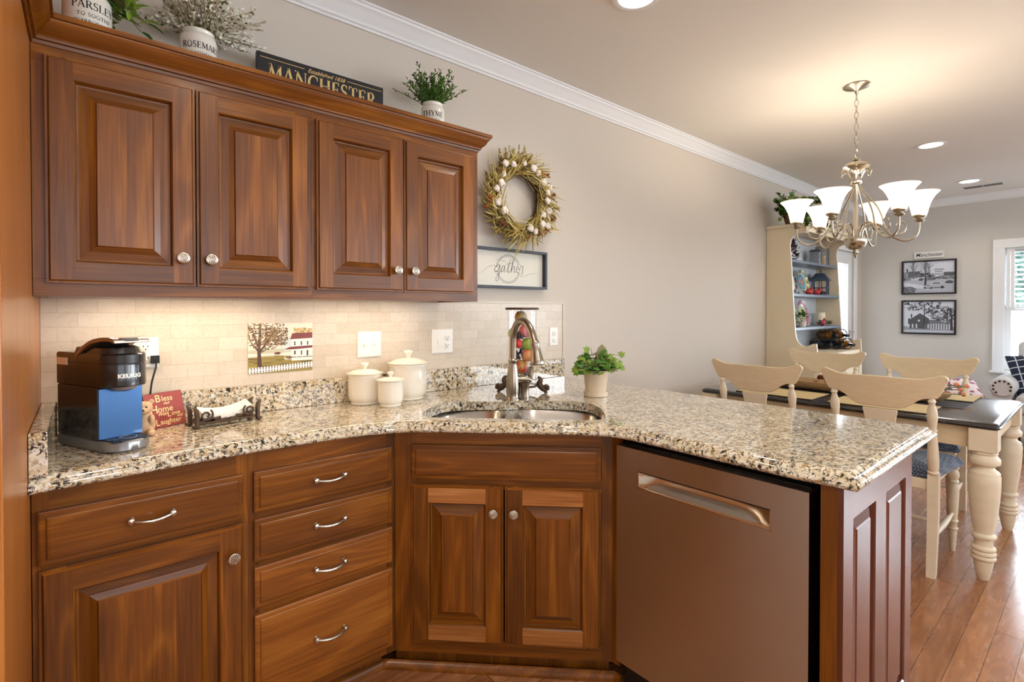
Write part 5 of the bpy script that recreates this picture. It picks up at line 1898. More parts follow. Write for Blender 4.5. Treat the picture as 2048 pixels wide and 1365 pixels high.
for s in (-1, 1):
    b.box(s * (lx - .055) - .011, -ly + .10, .632, s * (lx - .055) + .011, ly - .10, .7345)
    b.box(-lx + .10, s * (ly - .055) - .011, .632, lx - .10, s * (ly - .055) + .011, .7345)
b.build('apron', 'cream_h', t, smooth=0, bev=.002)
tl = [(.036, .626), (.046, .622), (.050, .614), (.046, .606), (.050, .600), (.058, .590), (.0605, .576), (.057, .563), (.044, .556), (.038, .548), (.040, .538), (.054, .528), (.059, .520), (.0575, .512), (.061, .505), (.061, .46), (.058, .40), (.052, .33), (.042, .26), (.0365, .228), (.038, .226), (.046, .220), (.048, .213), (.045, .205), (.036, .202), (.0335, .19), (.036, .166), (.044, .162), (.0475, .153), (.044, .144), (.041, .142), (.045, .138), (.0485, .130), (.045, .121), (.042, .119), (.046, .115), (.048, .107), (.044, .099), (.038, .095), (.0375, .085), (.030, .035), (.0225, .003), (.021, .0)]
for sx in (-1, 1):
    for sy in (-1, 1):
        b = MB()
        cx, cy = sx * (lx - .062), sy * (ly - .062)
        b.lathe(tl, (cx, cy, 0), n=28)
        b.box(cx - .052, cy - .052, .6265, cx + .052, cy + .052, .7345)
        b.build('leg', 'cream', t, smooth=45)

# ------------------------------------------------------------------ chairs: local +y is forward
M['seat'] = fabric('blue_check_seat', C(104, 118, 140), C(40, 46, 60), 95)
def make_chair():
    t = thing('dining_chair', 'chair', 'chair')
    rail = [(-.272, .978), (-.262, .990), (-.245, .993), (-.215, .981), (-.185, .971), (-.14, .967), (-.07, .969), (0, .970), (.07, .969), (.14, .967), (.185, .971), (.215, .981), (.245, .993), (.262, .990), (.272, .978),
            (.268, .958), (.250, .915), (.236, .885), (.228, .877), (.205, .876), (.18, .872), (.155, .858), (.13, .835), (.105, .818), (.08, .812), (0, .810), (-.08, .812), (-.105, .818), (-.13, .835), (-.155, .858), (-.18, .872), (-.205, .876), (-.228, .877), (-.236, .885), (-.250, .915), (-.268, .958)]
    bow = lambda u: .030 * (u / .27) ** 2
    lean = lambda z: -.10 * max(0, z - .46) / .52
    # gently bowed top rail as a grid between its upper and lower outline
    b = MB()
    up_l, lo_l = rail[:15], rail[14:] + [rail[0]]
    def interp(pts, u):
        pts = sorted(pts)
        for a, c in zip(pts, pts[1:]):
            if a[0] <= u <= c[0]:
                return a[1] + (c[1] - a[1]) * ((u - a[0]) / (c[0] - a[0] or 1))
        return pts[0][1] if u < pts[0][0] else pts[-1][1]
    us = [-.272, -.269, -.262, -.25, -.24, -.228, -.215, -.2, -.18, -.155, -.13, -.105, -.08, -.04, 0, .04, .08, .105, .13, .155, .18, .2, .215, .228, .24, .25, .262, .269, .272]
    loops = []
    for u in us:
        zt_, zb_ = interp(up_l, u), interp(lo_l, u)
        if zt_ - zb_ < .012:
            zb_ = zt_ - .012
        y = bow(u)
        loops.append([(u, y + lean(zb_) - .010, zb_), (u, y + lean(zb_) + .010, zb_), (u, y + lean(zt_) + .010, zt_), (u, y + lean(zt_) - .010, zt_)])
    b.loft(loops)
    b.build('top_rail', 'cream_h', t, smooth=40, bev=.004)
    sp_ = MB()
    loops = []
    for z, w in ((.80, .074), (.79, .074), (.76, .068), (.73, .063), (.70, .062), (.66, .068), (.60, .082), (.56, .088), (.50, .084)):
        loops.append([(-w, lean(z) - .007, z), (w, lean(z) - .007, z), (w, lean(z) + .007, z), (-w, lean(z) + .007, z)])
    sp_.loft(loops)
    sp_.build('splat', 'cream', t, smooth=40, bev=.002)
    for s in (-1, 1):
        L_ = MB()
        prof = [(.878, .011), (.868, .014), (.862, .017), (.855, .013), (.84, .0135), (.82, .020), (.795, .0225), (.77, .0205), (.74, .0165), (.725, .0155), (.722, .0195), (.716, .0195), (.712, .0165), (.66, .0205), (.58, .024), (.53, .0235), (.515, .018), (.51, .024), (.505, .024), (.50, .020)]
        L_.tube([(s * (.205 + .012 * (z - .5)), bow(.21) + lean(z), z) for z, r_ in prof], [r_ for z, r_ in prof], 16)
        L_.loft([[(s * .205 - w, y - w, z), (s * .205 + w, y - w, z), (s * .205 + w, y + w, z), (s * .205 - w, y + w, z)] for z, y, w in ((.4995, .018, .021), (.44, .019, .0225), (.30, .018, .0215), (.15, .005, .020), (.02, -.014, .0185), (0, -.017, .018))])
        L_.build('rear_leg', 'cream', t, smooth=40)
        f = MB()
        fp = [(.019, .445), (.021, .435), (.026, .425), (.0275, .41), (.023, .395), (.0195, .388), (.024, .382), (.026, .376), (.022, .369), (.020, .362), (.0255, .352), (.027, .34), (.026, .30), (.0225, .22), (.0195, .172), (.024, .168), (.0245, .162), (.0195, .157), (.0185, .13), (.024, .126), (.0245, .12), (.019, .115), (.0185, .10), (.0125, .006), (.012, 0)]
        f.lathe(fp, (s * .215, .42, 0), n=20)
        f.build('front_leg', 'cream', t, smooth=45)
        st = MB()
        pts = [(s * (.205 + .010 * k / 6), .032 + (.375) * k / 6, .185 + .02 * k / 6) for k in range(7)]
        st.tube(pts, [.008, .011, .014, .0155, .014, .011, .008], 12)
        st.build('side_stretcher', 'cream', t, smooth=60)
    fr = MB()
    fr.box(-.195, .03, .415, -.180, .42, .462).box(.180, .03, .415, .195, .42, .462).box(-.19, .405, .415, .19, .432, .462).box(-.185, .008, .415, .185, .026, .462)
    fr.loft([ogon(.021, z) for z in (.446, .462)]) if False else None
    for s in (-1, 1):
        fr.box(s * .215 - .023, .398, .4455, s * .215 + .023, .443, .462)
    fr.build('seat_frame', 'cream', t, smooth=0, bev=.002)
    ms = MB()
    ms.tube([(-.19, .23, .195), (-.1, .23, .195), (0, .23, .195), (.1, .23, .195), (.19, .23, .195)], [.007, .011, .0135, .011, .007], 12)
    ms.build('cross_stretcher', 'cream', t, smooth=60)
    c = MB()
    def seat_loop(e, z):
        L_ = []
        pts = [(-.175, .03), (.175, .03), (.215, .10), (.245, .38), (.235, .45), (0, .468), (-.235, .45), (-.245, .38), (-.215, .10)]
        for p in smooth_loop([(x, y, 0) for x, y in pts], 5):
            d = Vector((p.x, p.y - .245))
            k = max(0, 1 - e / d.length)
            L_.append((d.x * k, .245 + d.y * k, z))
        return L_
    c.loft([seat_loop(.006, .4625), seat_loop(0, .468), seat_loop(-.001, .48), seat_loop(.008, .497), seat_loop(.03, .512), seat_loop(.07, .523), seat_loop(.13, .529), seat_loop(.2, .531)])
    c.build('seat', 'seat', t, smooth=60)
    return t
ch0 = make_chair()
places = [((3.255, -.708, 0), R(-90), 'cream dining chair on the near side of the table, nearest the wall'),
          ((3.245, -1.350, 0), R(-90), 'cream dining chair on the near side of the table with its blue seat showing'),
          ((4.425, -.660, 0), R(90), 'cream dining chair on the far side of the table, in front of the hutch'),
          ((4.425, -1.287, 0), R(90), 'cream dining chair on the far side of the table, below the framed photographs')]
for i, (p, a, lab) in enumerate(places):
    if i == 0:
        ch0.location = p; ch0.rotation_euler = (0, 0, a); ch0['label'] = lab; ch0['group'] = 'dining chairs round the table'
    else:
        dup(ch0, p, a, lab, 'dining chairs round the table')

# ------------------------------------------------------------------ things on the table
M['mat_tan'] = mat('tan_placemat', C(206, 184, 136), .7, noise=.08, nscale=60)
M['mat_edge'] = mat('dark_mat_edge', C(52, 44, 34), .7, noise=.1)
for x0, x1, y0, y1, lab in ((3.365, 3.66, -.965, -.505, 'tan placemat at the near side of the table toward the wall'),
                            (3.365, 3.66, -1.515, -1.045, 'tan placemat at the near side of the table in front of the blue-seated chair'),
                            (3.985, 4.28, -.92, -.46, 'tan placemat at the far side of the table before the hutch'),
                            (3.985, 4.28, -1.60, -1.14, 'tan placemat at the far right of the table beside the flower stems')):
    t = thing('placemat', lab, 'placemat', ((x0 + x1) / 2, (y0 + y1) / 2, .7652), 0, 'tan placemats')
    hx_, hy_ = (x1 - x0) / 2, (y1 - y0) / 2
    MB().box(-hx_, -hy_, 0, hx_, hy_, .006).build('core', 'mat_edge', t, smooth=0)
    MB().box(-hx_ + .002, -hy_ + .002, .0061, hx_ - .002, hy_ - .002, .009).build('surface', 'mat_tan', t, smooth=0, bev=.001)
M['runner'] = mat('dark_runner', C(34, 32, 40), .6, noise=.2, nscale=60)
o = MB().box(3.70, -1.60, .7652, 3.965, -.45, .7672).build('table_runner', 'runner', smooth=0)
tag(o, 'dark runner under the wooden dough bowl on the table', 'table runner')
# long carved dough bowl
t = thing('dough_bowl', 'long carved wooden dough bowl along the middle of the table', 'bowl', (3.832, -1.03, .7675))
M['driftwood'] = mat('pale_carved_wood', C(176, 144, 104), .6, noise=.35, nscale=12, stretch=(5, 1, 5), bump=.3)
def ov(ax, ay, z, n=40):
    return [(ax * math.cos(2 * PI * k / n), ay * math.copysign(abs(math.sin(2 * PI * k / n)) ** .8, math.sin(2 * PI * k / n)), z) for k in range(n)]
b = MB().loft([ov(.05, .40, .0), ov(.085, .455, .012), ov(.105, .49, .04), ov(.113, .505, .062), ov(.107, .498, .064), ov(.095, .475, .045), ov(.07, .43, .018), ov(.03, .30, .014)])
b.build('bowl', 'driftwood', t, smooth=50)
# greenery and blooms lying in the bowl
t = thing('succulent_arrangement', 'bright green and dark red foliage in the dough bowl', 'greenery', (3.832, -1.0, .786))
q = random.Random(9)
g, r_, yl = MB(), MB(), MB()
for (cx, cy), n_, tgt, rad in (((0, .03), 90, g, .062), ((.01, .135), 46, r_, .05), ((-.02, -.12), 40, g, .045), ((0, -.26), 30, r_, .04), ((0, .33), 26, yl, .035)):
    for i in range(n_):
        d = rdir(q, .0, 1)
        leaf(tgt, (cx + d.x * rad * .5, cy + d.y * rad * .7, .0 + d.z * rad * .9 + .015), d, (q.uniform(-1, 1), q.uniform(-1, 1), 1), q.uniform(.022, .036), .022, 'oval', q.choice((0, 0, 1)), .3)
g.build('green_leaves', ['leaf', 'leaf_light'], t, smooth=0)
r_.build('red_leaves', [mat('red_leaf', C(112, 48, 44), .6, noise=.4), mat('rust_leaf', C(140, 80, 60), .6, noise=.4)], t, smooth=0)
yl.build('yellow_leaves', ['straw', 'leaf_light'], t, smooth=0)
# tulip stems at the end of the bowl
M['tulip'] = mat('orange_petal', C(226, 132, 88), .5, noise=.2)
for i in range(4):
    y1 = -1.555 + .02 * (i % 3); x1 = 3.93 + .035 * i
    z1 = .815 + .010 * (i % 3)
    t = thing('tulip', 'orange tulip with green leaves lying at the right end of the dough bowl', 'tulip', (3.84, -1.33, .80), 0, 'tulips in the dough bowl')
    d = Vector((x1 - 3.84, y1 + 1.33, z1 - .80 + .012 * i))
    MB().tube([(0, 0, .004 * i), tuple(d * .5 + Vector((0, 0, .012))), tuple(d)], .0028, 7).build('stem', 'leaf', t)
    b = MB()
    leaf(b, d * .35, d + Vector((.03, 0, .03)), (0, 0, 1), .13, .02, 'blade', 0, .05)
    leaf(b, d * .25, d + Vector((-.04, 0, .02)), (0, 0, 1), .12, .018, 'blade', 0, .05)
    b.build('leaves', 'leaf_dark', t, smooth=0)
    b = MB()
    dn = d.normalized()
    for k in range(6):
        a = k * 1.047
        s1 = dn.orthogonal().normalized(); s2_ = dn.cross(s1)
        leaf(b, d + (s1 * math.cos(a) + s2_ * math.sin(a)) * .006, dn + (s1 * math.cos(a) + s2_ * math.sin(a)) * .3, s1 * math.cos(a) + s2_ * math.sin(a), .022, .013, 'oval', 0, .2)
    b.build('petals', 'tulip', t, smooth=0)

# ------------------------------------------------------------------ chandelier
t = thing('chandelier', 'brushed nickel six-arm chandelier with frosted glass shades over the table', 'chandelier', (3.50, -1.145, 0))
M['brass'] = mat('champagne_nickel', C(186, 178, 162), .26, 1.0, noise=.06, nscale=40)
M['shade'] = mat('frosted_shade', C(250, 240, 224), .4, emit=(1.0, .86, .66, 1), estr=.8, noise=.06, nscale=14)
MB().lathe([(0, ZC - .001), (.066, ZC - .001), (.068, ZC - .006), (.06, ZC - .012), (.03, ZC - .022), (.012, ZC - .03), (.008, ZC - .045), (0, ZC - .047)], n=36, cap=False).build('canopy', 'brass', t)
z = ZC - .045
i = 0
while z > 2.235:
    b = MB()
    pts = []
    for k in range(14):
        a = 2 * PI * k / 14
        u, v = .0095 * math.cos(a), .022 * math.sin(a)
        pts.append((u if i % 2 == 0 else 0, u if i % 2 else 0, z - .020 + v))
    b.tube(pts, .0021, 6, closed=True)
    b.build('chain_link', 'brass', t)
    z -= .0355; i += 1
b = MB()
b.tube([(.022 * math.sin(a) * (1 if True else 1), 0, 2.205 + .030 * math.cos(a)) for a in [2 * PI * k / 18 for k in range(18)]], .0035, 8, closed=True)
b.lathe([(.006, 2.182), (.014, 2.178), (.02, 2.170), (.012, 2.164), (.03, 2.157), (.056, 2.148), (.066, 2.138), (.068, 2.130), (.060, 2.124), (.045, 2.118), (.03, 2.10), (.026, 2.075), (.034, 2.05), (.03, 2.035), (.018, 2.028), (.012, 2.0), (.012, 1.74), (.02, 1.725), (.05, 1.722), (.058, 1.716), (.060, 1.708), (.057, 1.690), (.046, 1.668), (.028, 1.654), (.012, 1.650), (.012, 1.645), (.018, 1.640), (.018, 1.634), (.011, 1.629), (.013, 1.624), (.008, 1.618), (.003, 1.604), (0, 1.603)], n=28, cap=False)
b.build('column', 'brass', t)
lf_ = MB()
for k in range(6):
    a = 2 * PI * k / 6 + .3
    c, s = math.cos(a), math.sin(a)
    pts = [(.022, 2.04), (.032, 2.075), (.052, 2.105), (.075, 2.108), (.085, 2.092), (.076, 2.080), (.068, 2.088)]
    lf_.tube([tuple(p) for p in smooth_loop([(c * r, s * r, zz) for r, zz in pts], 5, closed=False)], [.006 - .00013 * i for i in range(31)], 7)
lf_.build('leaf_scrolls', 'brass', t)
phi0 = math.atan2(-.7594, -.6507)
for k in range(6):
    # first arm points back at the kitchen, the others every sixty degrees
    a = phi0 + R(6) + k * PI / 3
    c, s = math.cos(a), math.sin(a)
    P3 = lambda pts: [tuple(p) for p in smooth_loop([(c * r, s * r, zz) for r, zz in pts], 6, closed=False)]
    arm = MB()
    arm.tube(P3([(.030, 1.722), (.034, 1.755), (.052, 1.785), (.085, 1.797), (.118, 1.785), (.148, 1.752), (.178, 1.718), (.215, 1.695), (.252, 1.693), (.284, 1.715), (.298, 1.75), (.300, 1.792)]), .0058, 9)
    arm.tube(P3([(.018, 2.04), (.030, 2.0), (.060, 1.955), (.100, 1.90), (.126, 1.84), (.138, 1.785), (.160, 1.748)]), .0042, 8)
    arm.tube(P3([(.155, 1.742), (.185, 1.725), (.218, 1.73), (.238, 1.755), (.236, 1.785), (.215, 1.798), (.196, 1.788), (.194, 1.778)]), [.0045 - .00004 * i for i in range(43)], 8)
    o = arm.build('arm', 'brass', t)
    MB().lathe([(.0075, 1.79), (.018, 1.795), (.024, 1.801), (.020, 1.806), (.016, 1.810), (.026, 1.816), (.032, 1.822), (.033, 1.828), (.030, 1.832), (0, 1.833)], (c * .30, s * .30, 0), n=24).build('candle_cup', 'brass', o)
    sh = MB()
    pr = [(.034, 1.830), (.037, 1.842), (.041, 1.862), (.048, 1.888), (.058, 1.912), (.071, 1.934), (.084, 1.948), (.090, 1.954)]
    sh.lathe(pr + [(r_ - .003, zz + .0005) for r_, zz in pr[::-1]], (c * .30, s * .30, 0), n=32, cap=False)
    sh.build('shade', 'shade', t)
    light('bulb', 'POINT', (c * .30, s * .30, 1.925), 1.7, (1.0, .87, .70), .03, parent=t)

# ------------------------------------------------------------------ hutch
HX0, HX1 = 4.956, 6.160
t = thing('hutch', 'tall cream open-sided hutch with blue shelves against the wall by the far corner', 'hutch', (0, 0, 0))
side = [(0, 0), (.44, 0), (.44, .90), (.432, 1.006), (.40, 1.004), (.375, .990), (.345, .978), (.315, .985), (.285, 1.01), (.265, 1.05), (.257, 1.10), (.238, 1.40), (.215, 1.80), (.207, 1.88), (.212, 1.93), (.235, 1.968), (.27, 1.985), (.31, 1.987), (.345, 1.984), (.345, 2.05), (0, 2.05)]
for x in (HX0, HX1 - .02):
    b = MB()
    b.poly([side], lambda u, v, w: (w, -.004 - u, v), x, x + .02, 0, 1)
    b.build('side_panel', ['hutch', 'hutch_edge'], t, smooth=0, bev=.0015)
MB().box(HX0 + .0205, -.016, .92, HX1 - .0205, -.004, 2.05).build('back_panel', 'hutch_back', t, smooth=0)
for zz, dp in ((1.752, .222), (1.44, .238), (1.13, .255)):
    MB().box(HX0 + .0205, -dp, zz - .013, HX1 - .0205, -.0165, zz + .013).build('shelf', 'shelf_blue', t, smooth=0, bev=.002)
MB().box(HX0 + .0205, -.43, .88, HX1 - .0205, -.0165, .90).build('counter_shelf', 'hutch', t, smooth=0)
b = MB().box(HX0 - .004, -.352, 2.0, HX1 + .004, -.332, 2.05)
sweep(b, [(HX0 - .001, -.004), (HX0 - .001, -.352), (HX1 + .001, -.352), (HX1 + .001, -.004)], [(0, 2.04), (.012, 2.045), (.03, 2.062), (.038, 2.066), (.038, 2.078), (0, 2.078)], side=-1) if False else None
b.box(HX0 - .02, -.375, 2.0505, HX1 + .02, -.004, 2.078)
b.build('cornice', 'hutch', t, smooth=0, bev=.003)
lb = MB().box(HX0 + .0205, -.43, .06, HX1 - .0205, -.0165, .8795)
lb.build('lower_cabinet', 'hutch', t, smooth=0)
for k in range(2):
    xa = HX0 + .03 + k * .575
    d = raised_door('lower_door', xa, xa + .565, .08, .86, -.45, t, boards=1)
    d.data.materials.clear(); d.data.materials.append(M['hutch']); d.data.materials.append(M['hutch'])
    knob(d, xa + (.53 if k == 0 else .035), .70, -.45)

# ivy and crate on top of the hutch
t = thing('trailing_ivy', 'trailing green ivy spilling over the left top corner of the hutch', 'ivy plant', (5.00, -.22, 2.0785))
MB().lathe([(.06, 0), (.085, .09), (.09, .095), (.08, .095), (.075, .085), (0, .084)], n=20, cap=False).build('basket', 'twig', t)
q = random.Random(31)
fo, sm_ = MB(), MB()
for i in range(70):
    a = q.uniform(0, 2 * PI)
    d = Vector((math.cos(a) * .75 - .30, math.sin(a) * .75 - .30, q.uniform(.1, .9)))
    ln = q.uniform(.12, .30)
    drop = q.uniform(.05, .28) if d.y < -.2 and i % 2 else q.uniform(.0, .08)
    pts = [Vector((0, 0, .09)) + d * (ln * s) - Vector((0, 0, drop * s * s)) for s in (0, .25, .5, .75, 1)]
    for p in pts:
        p.y = min(p.y, .15)
        if p.y > -.195:
            p.z = max(p.z, .012)
    sm_.tube(pts, .0018, 5)
    for k in range(13):
        f_ = k / 12 * 3.99
        p = pts[int(f_)].lerp(pts[int(f_) + 1], f_ % 1)
        dd = Vector((q.uniform(-1, 1), q.uniform(-1.2, .4), q.uniform(-.8, .6)))
        L0 = q.uniform(.036, .058)
        leaf(fo, p, dd, (q.uniform(-.5, .5), -.6, 1), L0, L0 * .75, 'ivy', q.choice((0, 0, 1, 2)), .3)
fo.build('foliage', ['leaf', 'leaf_dark', 'leaf_light'], t, smooth=0)
sm_.build('stems', 'stem', t)
t = thing('trailing_ivy', 'smaller ivy sprig beside the urn on top of the hutch', 'ivy plant', (5.50, -.26, 2.0785))
fo, sm_ = MB(), MB()
for i in range(16):
    d = rdir(q, .0, .6) + Vector((0, -.5, 0))
    ln = q.uniform(.06, .14)
    pts = [Vector((0, 0, .02)) + d * (ln * s) - Vector((0, 0, (.10 if i % 2 else 0.0) * s * s)) for s in (0, .5, 1)]
    for p in pts:
        if p.y > -.12:
            p.z = max(p.z, .01)
    sm_.tube(pts, .0015, 5)
    for p in pts:
        for g_ in range(2):
            L0 = q.uniform(.03, .045)
            leaf(fo, p, rdir(q, -.6, .6), (0, -.6, 1), L0, L0 * .75, 'ivy', q.choice((0, 1, 2)), .3)
fo.build('foliage', ['leaf', 'leaf_dark', 'leaf_light'], t, smooth=0)
sm_.build('stems', 'stem', t)
t = thing('urn', 'brown clay urn on top of the hutch behind the chandelier', 'urn', (5.75, -.17, 2.0785))
MB().lathe([(.045, 0), (.05, .004), (.05, .012), (.035, .02), (.06, .06), (.085, .11), (.088, .15), (.07, .185), (.05, .2), (.055, .21), (.045, .21), (.04, .2), (0, .199)], n=28, cap=False).build('vessel', mat('clay', C(110, 88, 68), .6, noise=.3), t)

# things on the hutch shelves
SH = (1.7652, 1.4532, 1.1432)
def plate_dish(x, y, z, r, cols, label, tilt=14, yaw=0):
    t = thing('decorative_plate', label, 'plate', (x, y, z), R(yaw), 'painted plates on the hutch')
    T = Matrix.Rotation(R(90 + tilt), 4, 'X')
    T = Matrix.Translation((0, 0, r * math.cos(R(tilt)) + .0005)) @ Matrix.Rotation(R(-tilt), 4, 'X')
    pr = [(0, -.004), (r * .60, -.004), (r * .68, -.008), (r * .98, -.020), (r, -.021), (r * .97, -.0165), (r * .66, -.003), (0, .0)]
    b = MB(T)
    b.lathe([(a, -c) for a, c in pr], axis='-y', n=40, cap=False)
    b.build('dish', 'ceramic', t, smooth=50)
    d = MB(T)
    for k, (r0, r1, col) in enumerate(cols):
        n = 40
        hgt = lambda rr: (-.0046 if rr < .62 else -.0046 - (rr - .62) * .036 - .004 * (rr > .66)) - .0004 * (k + 1)
        for i in range(n):
            a0, a1 = 2 * PI * i / n, 2 * PI * (i + 1) / n
            cc = col if not isinstance(col, list) else col[i % len(col)]
            d.add([(r * rr * math.cos(a), hgt(rr) - .0162 * 0, r * rr * math.sin(a)) for rr, a in ((r0, a0), (r1, a0), (r1, a1), (r0, a1))] if r0 > 0 else
                  [(r * rr * math.cos(a), hgt(rr), r * rr * math.sin(a)) for rr, a in ((0, a0), (r1, a0), (r1, a1))], [(0, 1, 2, 3) if r0 > 0 else (0, 1, 2)], 0, cc)
    d.build('painted_bands', 'print', t, smooth=0)
    st = MB()
    for s in (-1, 1):
        st.tube([(s * .03, -.045, .003), (s * .03, .03, .003), (s * .03, .055, .07)], .003, 6)
    st.build('plate_stand', 'iron', t)
teal, gold_, blue_, redc, pinkc, yel, olive, navy = C(70, 150, 160), C(200, 160, 60), C(110, 160, 190), C(210, 90, 60), C(200, 90, 120), C(200, 190, 110), C(120, 130, 70), C(40, 50, 80)
plate_dish(5.560, -.085, SH[1], .130, [(.70, .97, [olive, yel, C(226, 224, 210), olive, teal, C(120, 60, 50)]), (.0, .62, blue_), (.0, .60, teal), (.0, .44, blue_), (.0, .26, redc), (.0, .15, gold_)], 'round plate with teal rings and an orange centre on the middle shelf', 12)
plate_dish(5.270, -.085, SH[1], .130, [(.72, .97, [navy, navy, teal, C(120, 50, 50)]), (.0, .60, C(222, 226, 226)), (.0, .25, teal)], 'white plate with a navy rim at the left of the middle shelf', 12)
plate_dish(5.560, -.085, SH[2], .130, [(.70, .97, [pinkc, C(180, 70, 90), navy, pinkc, C(130, 70, 120)]), (.0, .62, C(190, 200, 150)), (.0, .35, yel), (.0, .16, redc)], 'round plate with a pink and purple rim on the lowest shelf', 12)
plate_dish(5.275, -.085, SH[2], .125, [(.72, .97, [olive, yel, gold_]), (.0, .60, yel), (.0, .3, olive)], 'yellow-green plate at the left of the lowest shelf', 12)

def bird(x, y, z, yaw, col, label):
    t = thing('bird_figurine', label, 'figurine', (x, y, z), R(yaw), 'red bird figurines on the hutch')
    b = MB()
    b.ell((0, 0, .028), (.022, .034, .027), 16, 12)
    b.ell((0, -.026, .050), (.015, .016, .015), 14, 10)
    b.lathe([(.012, 0), (.006, .012), (0, .022)], (0, -.028, .062), n=10, cap=False)
    b.loft([[(-.010, .026, .026), (.010, .026, .026), (.010, .026, .032), (-.010, .026, .032)], [(-.013, .066, .034), (.013, .066, .034), (.013, .066, .038), (-.013, .066, .038)]])
    b.build('body', col, t, smooth=70)
    MB().lathe([(.005, 0), (0, .012)], (0, -.040, .050), axis='-y', n=8).build('beak', 'gold', t)
    MB().lathe([(.014, 0), (.014, .004), (0, .004)], (0, 0, 0), n=12).build('foot_base', 'ink', t)
M['bird_red'] = mat('bird_red', C(176, 40, 40), .35, noise=.3, nscale=60)
M['bird_pink'] = mat('bird_crimson', C(168, 40, 70), .35, noise=.3, nscale=60)
bird(5.505, -.175, SH[1], 60, 'bird_red', 'red bird figurine in front of the teal-ringed plate')
bird(5.700, -.175, SH[1], 40, 'bird_red', 'red bird figurine between the teal-ringed plate and the lantern')
bird(5.830, -.185, SH[2], 70, 'bird_pink', 'crimson bird figurine in front of the candle on the lowest shelf')

# house-shaped lantern
t = thing('lantern', 'dark blue house-shaped candle lantern on the middle shelf', 'lantern', (5.945, -.125, SH[1]), R(10))
M['lantern'] = mat('slate_metal', C(78, 92, 112), .45, .3, noise=.25, nscale=30)
b = MB()
w = .066
b.box(-w, -w, 0, w, w, .012)
for sx in (-1, 1):
    for sy in (-1, 1):
        b.box(sx * w - .005, sy * w - .005, .012, sx * w + .005, sy * w + .005, .155)
for s in (-1, 1):
    b.box(-.004, s * w - .003, .012, .004, s * w + .003, .15)
    b.box(s * w - .003, -.004, .012, s * w + .003, .004, .15)
    b.box(-w, s * w - .003, .078, w, s * w + .003, .085)
    b.box(s * w - .003, -w, .078, s * w + .003, w, .085)
b.build('frame', 'lantern', t, smooth=0)
b = MB()
b.loft([ogon(.088, .155), ogon(.088, .165), ogon(.042, .222), ogon(.040, .232)])
b.build('roof', 'lantern', t, smooth=0)
MB().tube([(.0, .0, .232), (-.02, 0, .25), (0, 0, .262), (.02, 0, .25), (0, 0, .232)], .003, 6).build('ring', 'iron', t)
MB().lathe([(.024, .013), (.024, .085), (.02, .09), (0, .088)], n=20, cap=False).build('candle', mat('wine_candle', C(90, 40, 50), .5, noise=.2), t)
q = random.Random(6)
b = MB()
for i in range(26):
    b.ell((q.uniform(-.05, .05), q.uniform(-.05, .05), .02 + q.uniform(0, .016)), (.007,) * 3, 8, 6)
b.build('berries', mat('berry_plum', C(80, 34, 58), .4, noise=.3), t, smooth=80)

# top shelf: berry tree, propped white sign, galvanised tin and wire lantern
t = thing('berry_tree', 'small dark red berry tree at the left of the top hutch shelf', 'ornament', (5.235, -.13, SH[0]))
MB().lathe([(.03, 0), (.035, .03), (.0, .03)], n=14).build('pot', 'lantern', t)
f_ = MB()
for i in range(130):
    h_ = q.random(); a = q.uniform(0, 6.28); rr = (1 - h_) * .065 * (.5 + .5 * q.random()) + .004
    p = Vector((rr * math.cos(a), rr * math.sin(a), .035 + .17 * h_))
    if i % 2:
        f_.ell(p, (.0065,) * 3, 8, 6, 1)
    leaf(f_, p, rdir(q, -.3, 1), (0, 0, 1), .030, .014, 'oval', 0, .2)
f_.build('berry_foliage', [mat('dusky_leaf', C(52, 60, 56), .6, noise=.4), mat('dark_berry', C(92, 26, 34), .4, noise=.3)], t, smooth=40)
t = thing('white_board', 'whitewashed wood board propped on the top hutch shelf', 'wall decor', (5.50, -.062, SH[0]))
T = Matrix.Rotation(R(-12), 4, 'X')
MB(T).box(-.13, -.012, .003, .13, 0, .185).build('board', mat('whitewash', C(214, 218, 222), .7, noise=.12, nscale=20, stretch=(8, 8, .7)), t, smooth=0)
b = MB(T)
for sx, zz in ((.115, .17), (.115, .012)):
    b.lathe([(.006, .0), (.006, .004), (0, .006)], (sx, -.012, zz), axis='-y', n=10)
b.build('nail_head', 'iron', t)
t = thing('tin_canister', 'small galvanised tin with a dark lid on the top hutch shelf', 'canister', (5.83, -.115, SH[0]), R(12))
MB().loft([ogon(.046, 0), ogon(.046, .135)]).build('tin', mat('galvanised', C(150, 160, 172), .35, .8, noise=.2, nscale=40), t, smooth=0, bev=.003)
MB().loft([ogon(.050, .1355), ogon(.050, .146), ogon(.03, .158)]).build('lid', 'lantern', t, smooth=0)
t = thing('wire_lantern', 'tall wire mesh candle holder with warm glass beside the tin', 'lantern', (6.005, -.12, SH[0]))
b = MB()
for k in range(16):
    for s in (-1, 1):
        b.tube([(.062 * math.cos(a), .062 * math.sin(a), .005 + .19 * j / 6) for j in range(7) for a in [2 * PI * k / 16 + s * j * .20]], .0014, 4)
for zz in (.004, .196):
    b.tube([(.062 * math.cos(2 * PI * k / 24), .062 * math.sin(2 * PI * k / 24), zz) for k in range(24)], .003, 6, closed=True)
b.build('wire_mesh', 'lantern', t, smooth=0)
MB().lathe([(0, .003), (.05, .003), (.052, .006), (.052, .17), (.048, .17), (.048, .01), (0, .01)], n=24, cap=False).build('glass_liner', 'glass', t)
MB().lathe([(.030, .011), (.030, .10), (.026, .105), (0, .104)], n=20).build('candle', mat('amber_candle', C(206, 170, 110), .5, noise=.15), t)

